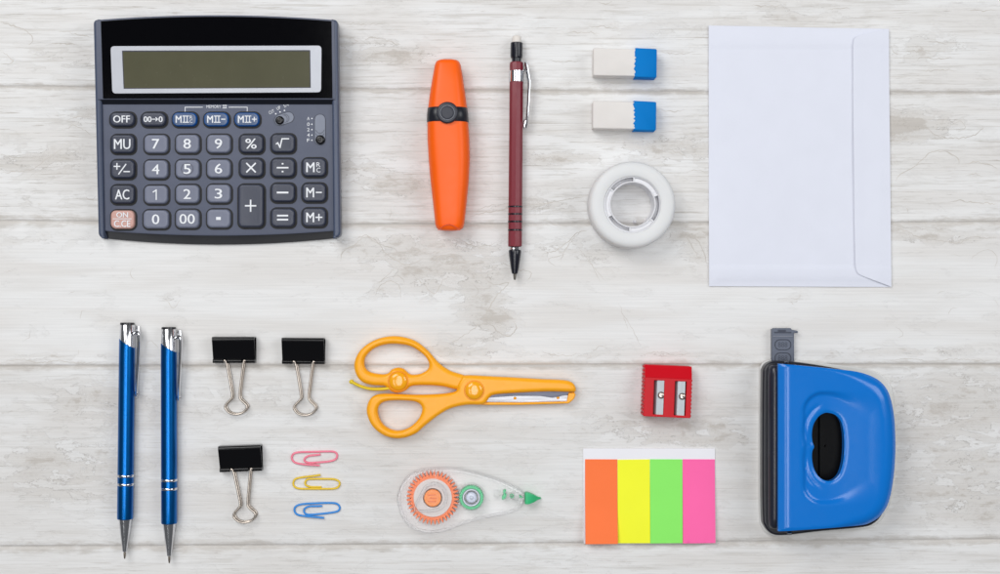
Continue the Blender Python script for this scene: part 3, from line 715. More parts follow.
eraser_local(52.9, 8, 'lower of the two white erasers with blue end, just above the tape roll', -.6, 1.15)

# ================================================================== TAPE ROLL
def tape():
    t = thing('tape_roll', 632, 205, 'white roll of adhesive tape lying flat below the erasers', 'tape roll', h=30)
    h = 30; c = (632.3, 204.6); n = 96
    prof = [(41.6, 0), (43.2, 1.2), (43.6, 4), (43.6, 24), (42.9, 27.2), (41.4, 29.0), (39.0, 30), (36, 30.4), (29.2, 30.4), (28.5, 29.9), (28.2, 29), (28.2, 0)]
    mb = MB(); rings = [ring_w(disc(c[0], c[1], r, n), z, h) for r, z in prof]; rings.append(rings[0])
    v, f, fl = loft(rings, bottom=False, top=False); mb.add(v, f, 0, fl)
    mb.build('tape', mat('tape_white', (224, 225, 226), .5, var=.015, sss=.3, bump=.06), t, ang=50)
    c = (632.7, 204.4)
    cm = mat('core_white', (226, 226, 230), .38, var=.01, sss=.2)
    mb = MB()
    for pr in ([(28.7, 0), (28.7, 28.9), (27.6, 29.2), (26.9, 28.6), (26.9, 0)], [(23.4, 0), (23.4, 28.6), (22.7, 29.0), (22.0, 28.6), (21.6, 0)]):
        rings = [ring_w(disc(c[0], c[1], r, n), z, h) for r, z in pr]; rings.append(rings[0]); v, f, fl = loft(rings, bottom=False, top=False); mb.add(v, f, 0, fl)
    angs = [87, 21, -39, -96, -154, 145]
    for a in angs:
        d = Vector((cos(R(a)), -sin(R(a)))); nn = Vector((-d.y, d.x))*.6
        q = [Vector(c)+d*23-nn, Vector(c)+d*27.6-nn, Vector(c)+d*27.6+nn, Vector(c)+d*23+nn]
        add_loft(mb, [ring_w([tuple(p) for p in q], 1, h), ring_w([tuple(p) for p in q], 28.7, h)])
    # alternate bays of the hub are closed by a web
    for a0, a1 in ((21, 87), (-96, -39), (145, 206)):
        P = [(c[0]+26.8*cos(R(a0+(a1-a0)*i/12)), c[1]-26.8*sin(R(a0+(a1-a0)*i/12))) for i in range(13)]
        P += [(c[0]+23.2*cos(R(a1-(a1-a0)*i/12)), c[1]-23.2*sin(R(a1-(a1-a0)*i/12))) for i in range(13)]
        plate(mb, [P], 22, 27.4, h, .2, 1)
    for a0, a1 in ((87, 145), (-39, 21), (-154, -96)):
        P = [(c[0]+26.8*cos(R(a0+(a1-a0)*i/12)), c[1]-26.8*sin(R(a0+(a1-a0)*i/12))) for i in range(13)]
        P += [(c[0]+23.2*cos(R(a1-(a1-a0)*i/12)), c[1]-23.2*sin(R(a1-(a1-a0)*i/12))) for i in range(13)]
        plate(mb, [P], 14, 19, h, .2, 1)
    dome(mb, 635.2, 221.6, 1.7, 0, 8, 8)
    mb.build('core', cm, t, ang=40)
tape()

# ================================================================== ENVELOPE
def envelope():
    t = thing('envelope', 799, 156, 'plain pale lilac white envelope lying face down with its flap on the right', 'envelope', h=1)
    pm = mat('envelope_paper', (224, 227, 239), .8, var=.012, bump=.12, bscale=1800, spec=.2)
    out = []
    C = [(708.6, 25.6), (888.0, 29.0), (890.6, 287.0), (709.0, 286.2)]
    for a, b in zip(C, C[1:]+C[:1]):
        for i in range(20): s = i/20; out.append((a[0]+(b[0]-a[0])*s, a[1]+(b[1]-a[1])*s))
    def zf(x, y, d):
        z = 1.2+0*x
        z = z+1.3*sstep(0, 14, d)                          # pillow
        z = z+.55*(1-sstep(45.5, 46.8, y))+.55*sstep(266.5, 268, y)-.5*sstep(280, 281.5, y)*1  # folded side seams showing through
        z = z+.9*np.exp(-((x-760)/30)**2)*np.sin(y/38.0)*.5+.25*np.sin(x/23.0+y/31.0)
        return z
    mb = MB(); field(mb, out, [], 2.5, zf, 1, depth=.8); mb.build('body_sheet', pm, t, ang=50)
    fl = [(888.2, 29.2)]+smooth([(880, 31), (868, 33.5), (857, 36.6), (853.2, 40), (852.2, 46)], False, 4)+[(852.4, 100), (853.0, 160), (853.6, 220), (854.4, 262)]+smooth([(855, 268), (856.6, 272.6), (861, 275.6), (874, 280.5), (889.6, 286.2)], False, 4)+[(890.8, 287.2)]
    big = []
    for a, b in zip(fl, fl[1:]+fl[:1]):
        L = math.dist(a, b); m = max(1, int(L/3))
        for i in range(m): s = i/m; big.append((a[0]+(b[0]-a[0])*s, a[1]+(b[1]-a[1])*s))
    def zf2(x, y, d): return zf(x, y, np.minimum(9+0*x, 889-x))*.6+2.2+.7*(1-sstep(852, 866, x))+.15*np.sin(y/19.)
    mb = MB(); field(mb, big, [], 2.5, zf2, 1, depth=.5); mb.build('flap', pm, t, ang=50)
envelope()

# ================================================================== BALLPOINT PENS
def pens():
    t = thing('ballpoint_pen', 126, 440, 'left one of the two metallic blue ballpoint pens, set slightly higher', 'pen', 'metallic blue ballpoint pens', h=8)
    h = 8; zc = 7.9
    blue = mat('anodised_blue', (6, 98, 172), .31, metal=.95, var=.02, spec=.5, coat=.15)
    chrome = mat('chrome', (215, 216, 220), .14, metal=1.0)
    ax = 126.0
    P = lambda L: [(y, ax-r, ax+r) for y, r in L]
    mb = MB(); rings = []
    def ring(y, r, sh=0.0, n=32):
        k = 1-h/D
        return [((ax-CX)*k*S+r*k*S*cos(2*pi*i/n), -(y-CY)*k*S-sh*S*cos(2*pi*i/n), zc*S+r*k*S*sin(2*pi*i/n)) for i in range(n)]
    add_loft(mb, [ring(343.2, 7.5, 4.5), ring(343.5, 7.85, 4.5), ring(352, 7.9, 1), ring(400, 7.95), ring(474.6, 7.95)])
    add_loft(mb, [ring(476.8, 7.95), ring(483.2, 7.95)]); add_loft(mb, [ring(485.4, 7.95), ring(517.8, 7.9), ring(519, 7.7)])
    mb.build('barrel', blue, t, ang=40)
    mb = MB(); add_loft(mb, [ring(324.6, 7.0), ring(325, 7.3), ring(352, 7.5)]); mb.build('upper_sleeve', chrome, t, ang=40)
    mb = MB(); add_loft(mb, [ring(322.6, 6.2), ring(322.8, 7.0), ring(324.8, 7.2)]); mb.build('end_plug', mat('plug_black', (24, 24, 30), .3), t, ang=40)
    for y in (475.7, 484.3):
        mb = MB(); add_loft(mb, [ring(y-1.2, 7.9), ring(y-.7, 8.25), ring(y+.7, 8.25), ring(y+1.2, 7.9)]); mb.build('trim_ring', chrome, t)
    mb = MB(); add_loft(mb, [ring(518.8, 6.2), ring(519.3, 6.5), ring(534, 4.7), ring(548, 2.7), ring(551.4, 2.3), ring(552, 1.6)]); mb.build('tip_cone', chrome, t)
    mb = MB(); add_loft(mb, [ring(551.6, 1.3), ring(556, 1.1), ring(558.4, .7), ring(559, .3)]); mb.build('writing_point', mat('brass_tip', (150, 140, 130), .25, metal=.9), t)
    mb = MB(); path = smooth([(134.0, 333.5, 9), (136.6, 332.0, 10), (138.2, 334, 10.5), (138.4, 345, 10.5), (137.6, 365, 10), (136.4, 384, 9), (136.0, 396, 8)], False, 6)
    rad = [2.1*S if i < 10 else (2.1-.9*(i-10)/(len(path)-10))*S for i in range(len(path))]
    add_tube(mb, [W(x, y, z, h) for x, y, z in path], rad, n=12, flat=1.7)
    add_tube(mb, [W(137.0, 326, 10, h), W(137.2, 330, 10.2, h), W(137.6, 336, 10.4, h)], [1.9*S, 2.2*S, 1.8*S], n=10)
    v = [W(136.1, 390+i*1.2, 8, h) for i in range(6)]; add_tube(mb, v, [.9*S, 1.7*S, 2.1*S, 2.0*S, 1.5*S, .6*S], n=10)
    mb.build('clip', chrome, t)
    base = Vector(t['_o'])
    t.rotation_euler = (0, 0, R(-.67))
    c = copy_tree(t); c.location = W(169.0, 444.4, 0, 8); c.rotation_euler = (0, 0, R(.12))
    c['label'] = 'right one of the two metallic blue ballpoint pens, beside the binder clips'
pens()

# ================================================================== BINDER CLIPS
def clips():
    t = thing('binder_clip', 233, 374, 'black binder clip beside the blue pens, left one of the upper pair', 'binder clip', 'black binder clips', h=8)
    blk = mat('clip_black', (6, 6, 9), .13, spec=.4, var=0, rvar=.02); steel = mat('nickel_wire', (196, 186, 176), .3, metal=1.0, var=.03)
    h = 13
    xa, xb = 211.8, 254.2
    # folded spring-steel sheet: section in (y, z), hollow triangle
    sec_o = [(361.0, 6.6), (358.5, 7.2), (342.4, 12.2), (340.8, 12.9), (339.4, 13.1), (338.2, 12.7), (337.3, 11.8), (337.0, 10.4), (337.0, 2.2), (338, 1.0), (340, .6), (358.5, .9), (361, 1.6)]
    sec_i = [(361.0, 5.7), (358.4, 6.2), (342.2, 11.2), (341, 11.8), (339.8, 12.0), (339.0, 11.7), (338.4, 11.2), (338.0, 10.2), (338.0, 2.6), (338.6, 1.8), (340, 1.5), (358.5, 1.8), (361, 2.4)]
    P = sec_o+sec_i[::-1]
    mb = MB(); r0 = [W(xa, y, z, h) for y, z in P]; r1 = [W(xb, y, z, h) for y, z in P]
    v, f, fl = loft([r0, r1]); mb.add(v, f, 0, fl)
    mb.build('body', blk, t, ang=50)
    mb = MB()
    for z in (7.4, 2.0):
        for a, b in ((xa, 222.0), (226.4, 240.4), (244.8, xb)):
            add_tube(mb, [W(a, 361.4, z, h), W(b, 361.4, z, h)], 2.0*S, n=14)
    mb.build('rolled_lip', blk, t, ang=40)
    for z0, z1, dx in ((6.6, 5.6, 0), (1.9, 1.3, .8)):
        path = smooth([(222.6, 361.2, z0), (224.0, 361.0, z0), (225.4, 365, z0), (228.8, 384, z0+.1), (230.6, 396, z0), (229.2, 400, z0), (224.2, 405.4, z0-.3), (223.8, 409.2, z0-.5), (228.0, 413.6, z1),
                       (234.6, 415.2, z1), (241.2, 413.4, z1), (245.2, 409, z0-.5), (244.6, 405.2, z0-.3), (239.6, 400.2, z0), (238.2, 396, z0), (239.4, 384, z0+.1), (241.8, 365, z0), (243, 361, z0), (244.4, 361.2, z0)], False, 6)
        mb = MB(); add_tube(mb, [W(x+dx*(y > 363), y-dx*.6*(y > 400), z, h) for x, y, z in path], 0.98*S, n=10)
        mb.build('wire_handle', steel, t, ang=60)
    c = copy_tree(t); c.location = W(302.2, 375.0, 0, 8); c.rotation_euler = (0, 0, R(-.4)); c['label'] = 'black binder clip nearest the orange scissors, right one of the upper pair'
    c = copy_tree(t); c.location = W(240.3, 482.6, 0, 8); c.rotation_euler = (0, 0, R(2.0)); c['label'] = 'lowest black binder clip, alone beside the coloured paper clips'
clips()

# ================================================================== PAPER CLIPS
def paperclips():
    o = (210, 435); s = 6.043
    data = [('pink', (244, 128, 152), [(668, 118, 1), (640, 122, 1), (600, 126, 1), (575, 140, 1), (572, 158, 1), (600, 168, 1), (650, 166, 1), (720, 160, 1), (760, 146, 1), (768, 120, 1), (750, 102, 1), (700, 100, 1), (620, 102, 1), (545, 104, 1), (508, 112, 1), (494, 135, 1), (504, 160, 1), (530, 172, 1), (580, 178, 2.2), (630, 181, 2.4), (664, 184, 1.8)]),
            ('yellow', (232, 196, 38), [(674, 315, 1), (640, 315, 1), (610, 314, 1), (580, 304, 1), (576, 284, 1), (592, 268, 1), (630, 266, 1), (700, 266, 1), (750, 268, 1), (780, 282, 1), (780, 308, 1), (755, 324, 1), (700, 326, 1), (620, 326, 1), (545, 325, 1), (512, 314, 1), (503, 292, 1), (514, 268, 1), (545, 258, 1), (600, 250, 2.2), (640, 245, 2.4), (668, 241, 1.8)]),
            ('blue', (38, 138, 220), [(678, 430, 1), (640, 431, 1), (600, 432, 1), (574, 444, 1), (568, 462, 1), (580, 478, 1), (610, 482, 1), (680, 476, 1), (745, 468, 1), (776, 458, 1), (784, 438, 1), (770, 418, 1), (735, 411, 1), (640, 413, 1), (560, 418, 1), (522, 430, 1), (510, 452, 1), (520, 476, 1), (548, 487, 1), (600, 492, 2.2), (650, 496, 2.4), (690, 501, 1.8)])]
    lab = {'pink': 'pink plastic-coated paper clip at the top of the row of three', 'yellow': 'yellow plastic-coated paper clip in the middle of the row', 'blue': 'blue plastic-coated paper clip at the bottom of the row of three'}
    for nm, col, pts in data:
        P = [(o[0]+x/s, o[1]+y/s, z) for x, y, z in pts]
        cx = sum(p[0] for p in P)/len(P); cy = sum(p[1] for p in P)/len(P)
        mb = MB(); org = Vector(W(cx, cy, 0, 1))
        add_tube(mb, [Vector(W(x, y, z, 1))-org for x, y, z in smooth(P, False, 4)], 1.0*S, n=10)
        ob = mb.build('paper_clip', mat('coated_'+nm, col, .32, var=.01), None, ang=60)
        ob.location = org; ob['label'] = lab[nm]; ob['category'] = 'paper clip'; ob['group'] = 'coloured paper clips'
paperclips()

# ================================================================== SCISSORS
def scissors():
    t = thing('scissors', 463, 388, 'orange-yellow plastic safety scissors with lime lever, lying closed', 'scissors', h=8)
    Z = lambda L: [(340+x/4, 325+y/4) for x, y in L]
    yel = mat('scissor_orange', (255, 174, 24), .34, var=.012, spec=.4, sss=.1)
    h = 10
    A = smooth(Z([(520, 215), (495, 202), (440, 184), (395, 153), (345, 98), (290, 60), (215, 45), (140, 60), (82, 100), (57, 150), (62, 195), (88, 228), (130, 241), (172, 243), (188, 250), (205, 266), (233, 272), (262, 262), (282, 246), (310, 242), (360, 242), (410, 246), (455, 256), (500, 262), (525, 250)]), n=5)
    Ah = smooth(Z([(215, 76), (280, 85), (330, 116), (354, 148), (352, 176), (325, 195), (295, 200), (275, 196), (255, 178), (233, 172), (208, 178), (190, 195), (160, 198), (115, 188), (97, 165), (100, 130), (130, 98), (170, 81)]), n=4)
    mb = MB()
    def rounded(top, r):
        def f(x, y, d):
            q = np.clip(r-d, 0, r); return top-(r-np.sqrt(np.maximum(r*r-q*q, 0)))*.8
        return f
    field(mb, A, [Ah], 1.2, rounded(11, 4.6), h, depth=6.5, rim=-1)
    rail_ = Z([(565, 309), (720, 310.5), (908, 306), (914, 272), (938, 270), (942, 280), (936, 296), (915, 314), (720, 320), (565, 320)])
    plate(mb, [rail_], 1, 9, 8, 1.1, 3)
    mb.build('handle', yel, t, ang=50)
    B = smooth(Z([(505, 202), (600, 206), (700, 211), (800, 217), (890, 221), (925, 229), (941, 246), (941, 266), (918, 268), (830, 266), (700, 272), (618, 279), (596, 292), (572, 318), (505, 320), (440, 335), (390, 364), (340, 403), (300, 436), (240, 454), (180, 444), (130, 405), (107, 350), (115, 305), (140, 282), (185, 276), (300, 280), (400, 277), (455, 269), (468, 258), (470, 238), (484, 214)]), n=4)
    Bh = smooth(Z([(150, 345), (160, 318), (190, 304), (250, 302), (305, 308), (328, 330), (322, 362), (300, 393), (265, 417), (225, 424), (185, 410), (160, 382)]), n=4)
    mb = MB(); field(mb, B, [Bh], 1.2, rounded(13.2, 4.2), h, depth=8.0, rim=-1)
    mb.build('handle', yel, t, ang=50)
    stl = mat('blade_steel', (176, 178, 184), .42, metal=.9, var=.22, stretch=(1, 8, 1)); stl2 = mat('blade_bevel', (84, 86, 98), .34, metal=.7, var=.2, stretch=(1, 8, 1))
    mb = MB(); plate(mb, [Z([(560, 316), (585, 280), (914, 280), (912, 312)])], 2.6, 4.0, 4, .2, 1)
    b1 = mb.build('blade', stl, t)
    for x, y in ((700, 293), (872, 291)):
        mb = MB(); q = Z([(x, y)])[0]; dome(mb, q[0], q[1], 1.6, 3.5, 4.9, 4); mb.build('rivet', yel, b1)
    mb = MB(); plate(mb, [Z([(585, 250), (585, 292), (700, 284), (800, 284), (850, 292), (914, 278), (920, 250)])], 4.6, 5.6, 6, .2, 1); mb.build('blade', stl2, t)
    # pivot and side button
    for nm, x, y, r, z in (('pivot_screw', 537, 262, 9.2, 13), ('spring_button', 233, 225, 9.3, 10.8)):
        q = Z([(x, y)])[0]
        mb = MB(); dome(mb, q[0], q[1], r, z-2, z+3.2, z, edge=3.0, flat_top=.25, n=40, steps=8)
        ob = mb.build(nm, mat('scissor_button', (250, 172, 20), .16, var=.0, coat=.4), t, ang=60)
        mb = MB(); plate(mb, [disc(q[0], q[1], r+1.1, 40), disc(q[0], q[1], r+.3, 40)], z-1, z+.5, z, .3, 2); mb.build('button_rim', mat('scissor_shade', (240, 150, 12), .4), ob)
    mb = MB(); pth = smooth([tuple(p)+(z,) for p, z in zip(Z([(215, 250), (170, 256), (125, 256), (90, 248), (62, 236), (45, 226)]), (6, 6, 6, 6, 6, 6))], False, 5)
    add_tube(mb, [W(x, y, z, 6) for x, y, z in pth], 1.6*S, n=10, flat=2)
    q = Z([(46, 227)])[0]; add_tube(mb, [W(q[0], q[1], 3.4, 6), W(q[0], q[1], 4.5, 6), W(q[0], q[1], 8, 6), W(q[0], q[1], 9, 6)], [1.2*S, 2.2*S, 2.2*S, 1.2*S], n=14)
    mb.build('spring_lever', mat('lime_lever', (228, 200, 30), .35), t, ang=60)
scissors()

# ================================================================== SHARPENER
def sharpener():
    t = thing('pencil_sharpener', 668, 391, 'small red double-hole pencil sharpener with two screwed steel blades', 'pencil sharpener', h=18)
    h = 20; red = mat('red_plastic', (200, 12, 30), .36, var=.02, spec=.22)
    u = lambda x, y: (645.4+(x*47.0)-(y*2.0), 365.0+y*51.3+x*2.0)
    mb = MB()
    def q4(x0, y0, x1, y1, r=.8):
        q = [u(x1, y0), u(x0, y0), u(x0, y1), u(x1, y1)]; out = []
        for i in range(4):
            p = Vector(q[i]); a = (Vector(q[i-1])-p).normalized(); b = (Vector(q[(i+1) % 4])-p).normalized()
            for k in range(4):
                s = k/3; out.append(tuple((p+a*r)*(1-s)**2+p*2*s*(1-s)+(p+b*r)*s*s))
        return out
    def body_z(y): return 20.0
    # base block, full footprint
    add_loft(mb, [ring_w(q4(0, 0, 1, 1, 1.5), 0, h), ring_w(q4(0, 0, 1, 1, 1.5), 12, h)])
    # slanted shoulder at the far edge
    a = [u(0.0, 0.0), u(1.0, 0.0), u(1.0, .235), u(0.0, .235)]
    vs = [W(*a[0], 12, h), W(*a[1], 12, h), W(*a[2], 12, h), W(*a[3], 12, h), W(*a[0], 13.5, h), W(*a[1], 13.5, h), W(*a[2], 20.2, h), W(*a[3], 20.2, h)]
    mb.add(vs, [(7, 6, 5, 4), (4, 5, 1, 0), (5, 6, 2, 1), (6, 7, 3, 2), (7, 4, 0, 3)], 0, True)
    for i in range(13):   # grip ribs down both sides
        f_ = .04+.92*i/12
        for e0, e1 in ((-.022, .004), (.996, 1.014)):
            q_ = [u(e1, f_-.018), u(e0, f_-.018), u(e0, f_+.018), u(e1, f_+.018)]
            add_loft(mb, [ring_w(q_, .2, h), ring_w(q_, 11.5 if f_ < .22 else 18.6, h)])
    # top plate with two pockets
    holes = [q4(.20, .29, .42, .955, .4), q4(.645, .29, .89, .955, .4)]
    plate(mb, [q4(0, .235, 1, 1, .8)]+holes, 12, 20.2, h, .5, 2)
    mb.build('body', red, t, ang=30)
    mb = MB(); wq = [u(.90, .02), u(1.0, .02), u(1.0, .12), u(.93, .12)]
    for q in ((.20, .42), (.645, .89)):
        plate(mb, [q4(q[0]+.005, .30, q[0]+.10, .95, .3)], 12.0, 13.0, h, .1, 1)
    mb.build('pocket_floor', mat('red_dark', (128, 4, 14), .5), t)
    for (x0, x1, xs, ys) in ((.235, .415, 661.3, 395.3), (.675, .865, 682.4, 396.5)):
        mb = MB()
        lo, hi = 15.0, 19.6
        c0, c1, c2, c3 = u(x0, .285), u(x1, .285), u(x1, .955), u(x0, .955)
        e0, e3 = u(x0+.035, .285), u(x0+.035, .955)
        T = lambda p, z: W(p[0], p[1], z, h)
        vs = [T(c0, 15.2), T(e0, 18.6), T(c1, 19.8), T(c2, 19.8), T(e3, 18.6), T(c3, 15.2), T(c0, 14), T(c1, 18.6), T(c2, 18.6), T(c3, 14)]
        mb.add(vs, [(5, 4, 1, 0), (4, 3, 2, 1), (0, 1, 2, 7, 6), (3, 4, 5, 9, 8), (2, 3, 8, 7), (5, 0, 6, 9), (6, 7, 8, 9)], 0, True)
        b = mb.build('blade', mat('sharpener_steel', (176, 183, 188), .45, metal=.25, var=.06, stretch=(8, 1, 1)), t)
        mb = MB(); dome(mb, xs, ys, 3.1, 17.5, 21.0, h, flat_top=.45, edge=1.4)
        plate(mb, [disc(xs, ys, 3.5, 24), disc(xs, ys, 3.0, 24)], 19.2, 19.9, h, .1, 1, 1); strokes(mb, [[(xs-1.6, ys-1.2), (xs+1.6, ys+1.2)]], .7, 20.95, h, mi=1)
        mb.build('screw', [mat('screw_steel', (215, 205, 196), .22, metal=.9), mat('screw_slot', (70, 60, 56), .5)], b)
sharpener()

# ================================================================== STICKY FLAGS
def flags():
    t = thing('sticky_note_pad', 649, 496, 'white card with four neon sticky strips: orange, yellow, green, pink', 'sticky notes', h=2)
    mb = MB(); plate(mb, [[(583.2, 448.6), (715.0, 448.6), (715.2, 543.2), (583.6, 543.6)]], .2, 1.3, 1, .2, 1)
    mb.build('backing_card', mat('white_card', (236, 236, 242), .6, var=.01), t)
    cols = [('orange', (255, 122, 62)), ('yellow', (246, 250, 44)), ('green', (140, 238, 104)), ('pink', (255, 104, 172))]
    for i, (n, c) in enumerate(cols):
        x0 = 585+32.55*i+.12; x1 = 585+32.55*(i+1)-.12
        def zf(x, y, d, i=i):
            k = (3.2, 2.6, 3.0, 3.4)[i]
            return 1.6+k*sstep(455, 545, y)+(5.0*sstep(500, 556, y) if i == 0 else 0)+.0*x+1.2*(x-x0)/(32.)*(.5 if i % 2 else -.3)*sstep(470, 545, y)
        o = []
        C = [(x0, 459.5+(.5 if i in (1,) else 0)), (x1, 459.6), (x1+(.0), 543.0-(.3 if i == 3 else 0)), (x0, 543.2)]
        for a, b in zip(C, C[1:]+C[:1]):
            for k in range(12): s = k/12; o.append((a[0]+(b[0]-a[0])*s, a[1]+(b[1]-a[1])*s))
        mb = MB(); field(mb, o, [], 4, zf, 3, depth=1.2); s = mb.build('flag_strip', mat('neon_'+n, c, .6, var=.012, spec=.3), t, ang=50)
        s['label'] = 'neon %s sticky strip' % n
flags()

# ================================================================== CORRECTION TAPE
def correction():
    t = thing('correction_tape', 462, 498, 'clear plastic correction tape roller with orange gear and green tip', 'correction tape', h=8)
    Z = lambda L: [(385+x/5.882, 460+y/5.882) for x, y in L]
    out = smooth(Z([(70, 240), (78, 180), (108, 120), (160, 76), (240, 50), (370, 42), (500, 60), (640, 100), (750, 145), (812, 182), (824, 215), (815, 255), (785, 292), (720, 318), (640, 335), (540, 356), (440, 388), (340, 424), (240, 430), (150, 396), (95, 330)]), n=6)
    C = Vector((455, 498))
    def ins(L, d):
        res = []; n = len(L)
        for i in range(n):
            a = Vector(L[i-1]); b = Vector(L[(i+1) % n]); tt = (b-a).normalized(); nn = Vector((-tt.y, tt.x))
            p = Vector(L[i]); q = p+nn*d
            if (q-C).length > (p-C).length: q = p-nn*d
            res.append(tuple(q))
        return res
    cl = clear_mat('clear_plastic', .995, .06, 1.3); cw = clear_mat('clear_wall', .955, .1, 1.4)
    mb = MB()
    for z in ((.6, 1.4), (13.2, 14.2)): plate(mb, [ins(out, 1.0)], z[0], z[1], 8, .3, 2)
    shell = mb.build('clear_case', cl, t, ang=50)
    mb = MB(); plate(mb, [out, ins(out, 1.7)], .2, 8.0, 8, .7, 3); plate(mb, [ins(out, 1.2), ins(out, 4.2)], 12.4, 14.8, 8, .8, 3)
    plate(mb, [ins(out, .4), ins(out, 1.7)], 8.1, 14.0, 8, .5, 3)
    mb.build('case_rim', cw, shell, ang=50)
    g = Z([(281, 222)])[0]
    # orange gear
    teeth = []
    nt = 40
    for i in range(nt):
        for k, r in ((0, 21.6), (.2, 21.6), (.5, 26.2), (.7, 26.2)):
            a = 2*pi*(i+k)/nt; teeth.append((g[0]+r*cos(a), g[1]-r*sin(a)*1.03))
    mb = MB(); plate(mb, [teeth, disc(g[0], g[1], 18.8, 48)], 3, 9, 8, .25, 1)
    mb.build('gear', mat('gear_orange', (238, 106, 2), .4, var=.06), t, ang=30)
    mb = MB(); plate(mb, [disc(g[0], g[1], 19.2, 48), disc(g[0], g[1], 9.6, 32)], 4, 9.6, 8, .5, 2); mb.build('tape_spool', mat('spool_white', (214, 205, 202), .6), t, ang=30)
    mb = MB(); plate(mb, [disc(g[0], g[1], 8.6, 40)], 3, 11.5, 8, .8, 3)
    for dy in (-4, 0, 4): pass
    core = mb.build('spool_core', mat('core_orange', (242, 130, 2), .35), t, ang=30)
    mb = MB()
    for dx, dy, L in ((-1, -3.2, 5), (.5, 0, 4.5), (-.5, 3.2, 5)):
        plate(mb, [rrect(g[0]+dx, g[1]+dy, L*1.6, 1.0, .4)], 11.5, 12.0, 8, .15, 1)
    mb.build('core_rib', mat('core_rib', (228, 105, 30), .4), core)
    # clear teardrop pointer over the gear
    P = smooth(Z([(165, 290), (205, 200), (235, 150), (290, 125), (345, 150), (370, 200), (362, 255), (330, 290), (270, 305), (200, 300)]), n=5)
    P2 = smooth(Z([(185, 280), (218, 205), (245, 168), (290, 145), (330, 165), (350, 205), (343, 250), (315, 276), (265, 288), (210, 288)]), n=5)
    mb = MB(); plate(mb, [P, P2], 10.2, 12.6, 8, .5, 2); strokes(mb, [[tuple(Z([(298, 60)])[0]), tuple(Z([(300, 150)])[0])]], 1.2, 12.2, 8)
    mb.build('pointer', clear_mat('clear_pointer', .88, .12, 1.5), t, ang=50)
    # small green-rimmed hub
    q = Z([(508, 220)])[0]
    mb = MB(); tt = []
    for i in range(30):
        for k, r in ((0, 11.6), (.4, 11.6), (.5, 12.3), (.9, 12.3)): a = 2*pi*(i+k)/30; tt.append((q[0]+r*cos(a), q[1]-r*sin(a)))
    plate(mb, [tt, disc(q[0], q[1], 9.0, 40)], 3, 10, 8, .3, 1); mb.build('green_ring', mat('tip_green', (52, 186, 122), .4, var=.02), t, ang=30)
    mb = MB(); plate(mb, [disc(q[0], q[1], 14.2, 48), disc(q[0], q[1], 12.9, 48)], 2, 11, 8, .4, 2); mb.build('ring_guard', cw, t, ang=30)
    mb = MB(); plate(mb, [disc(q[0], q[1], 8.6, 40), disc(q[0], q[1], 7.4, 40)], 2, 11.5, 8, .4, 2); dome(mb, q[0], q[1], 5.5, 6, 9, 8, edge=2); dome(mb, q[0], q[1], 2, 8.5, 11, 8)
    mb.build('hub', mat('hub_frost', (206, 212, 226), .3, var=.03), t, ang=40)
    # pegs and the arm to the tip
    for x, y, r in ((660, 200, 4.2), (767, 218, 4.8), (745, 212, 3.0)):
        p = Z([(x, y)])[0]; mb = MB(); plate(mb, [disc(p[0], p[1], r, 28), disc(p[0], p[1], r-.9, 28)], 2, 12, 8, .3, 2); mb.build('peg', cw, t, ang=40)
    mb = MB(); plate(mb, [smooth(Z([(694, 180), (712, 178), (706, 195), (716, 205), (708, 225), (690, 234), (688, 215), (697, 205)]), n=3)], 3, 9, 8, .4, 1)
    p = Z([(747, 212)])[0]; plate(mb, [disc(p[0], p[1], 2.1, 16), disc(p[0], p[1], 1.1, 16)], 3, 9, 8, .2, 1)
    plate(mb, [Z([(788, 205), (808, 216), (814, 222), (806, 226), (790, 222)])], 4, 8, 8, .3, 1)
    mb.build('tape_guide', MATS['tip_green'], t, ang=40)
    mb = MB(); tp = Z([(822, 190), (836, 186), (872, 200), (896, 220), (916, 224), (919, 232), (900, 238), (872, 248), (842, 255), (823, 256)])
    cy = Z([(0, 226)])[0][1]
    rings = []
    for x, wd_, z0, z1 in ((822, 64, 2, 11), (828, 69, 1, 12), (842, 68, 1, 12), (858, 58, 1, 11), (876, 44, 1, 9), (892, 24, .8, 6.5), (905, 14, .6, 4.5), (917, 10, .5, 2.5)):
        X = 385+x/5.882; w = wd_/5.882/2; yc = 460+(222+(x-822)*.07)/5.882; zm = (z0+z1)/2; hz = (z1-z0)/2
        rings.append([W(X, yc+w*cos(a)*min(1.35, 1/max(abs(cos(a)), abs(sin(a)))), zm+hz*sin(a)*min(1.35, 1/max(abs(cos(a)), abs(sin(a)))), 6) for a in [2*pi*i/24 for i in range(24)]])
    add_loft(mb, rings); mb.build('tip', MATS['tip_green'], t, ang=40)
correction()

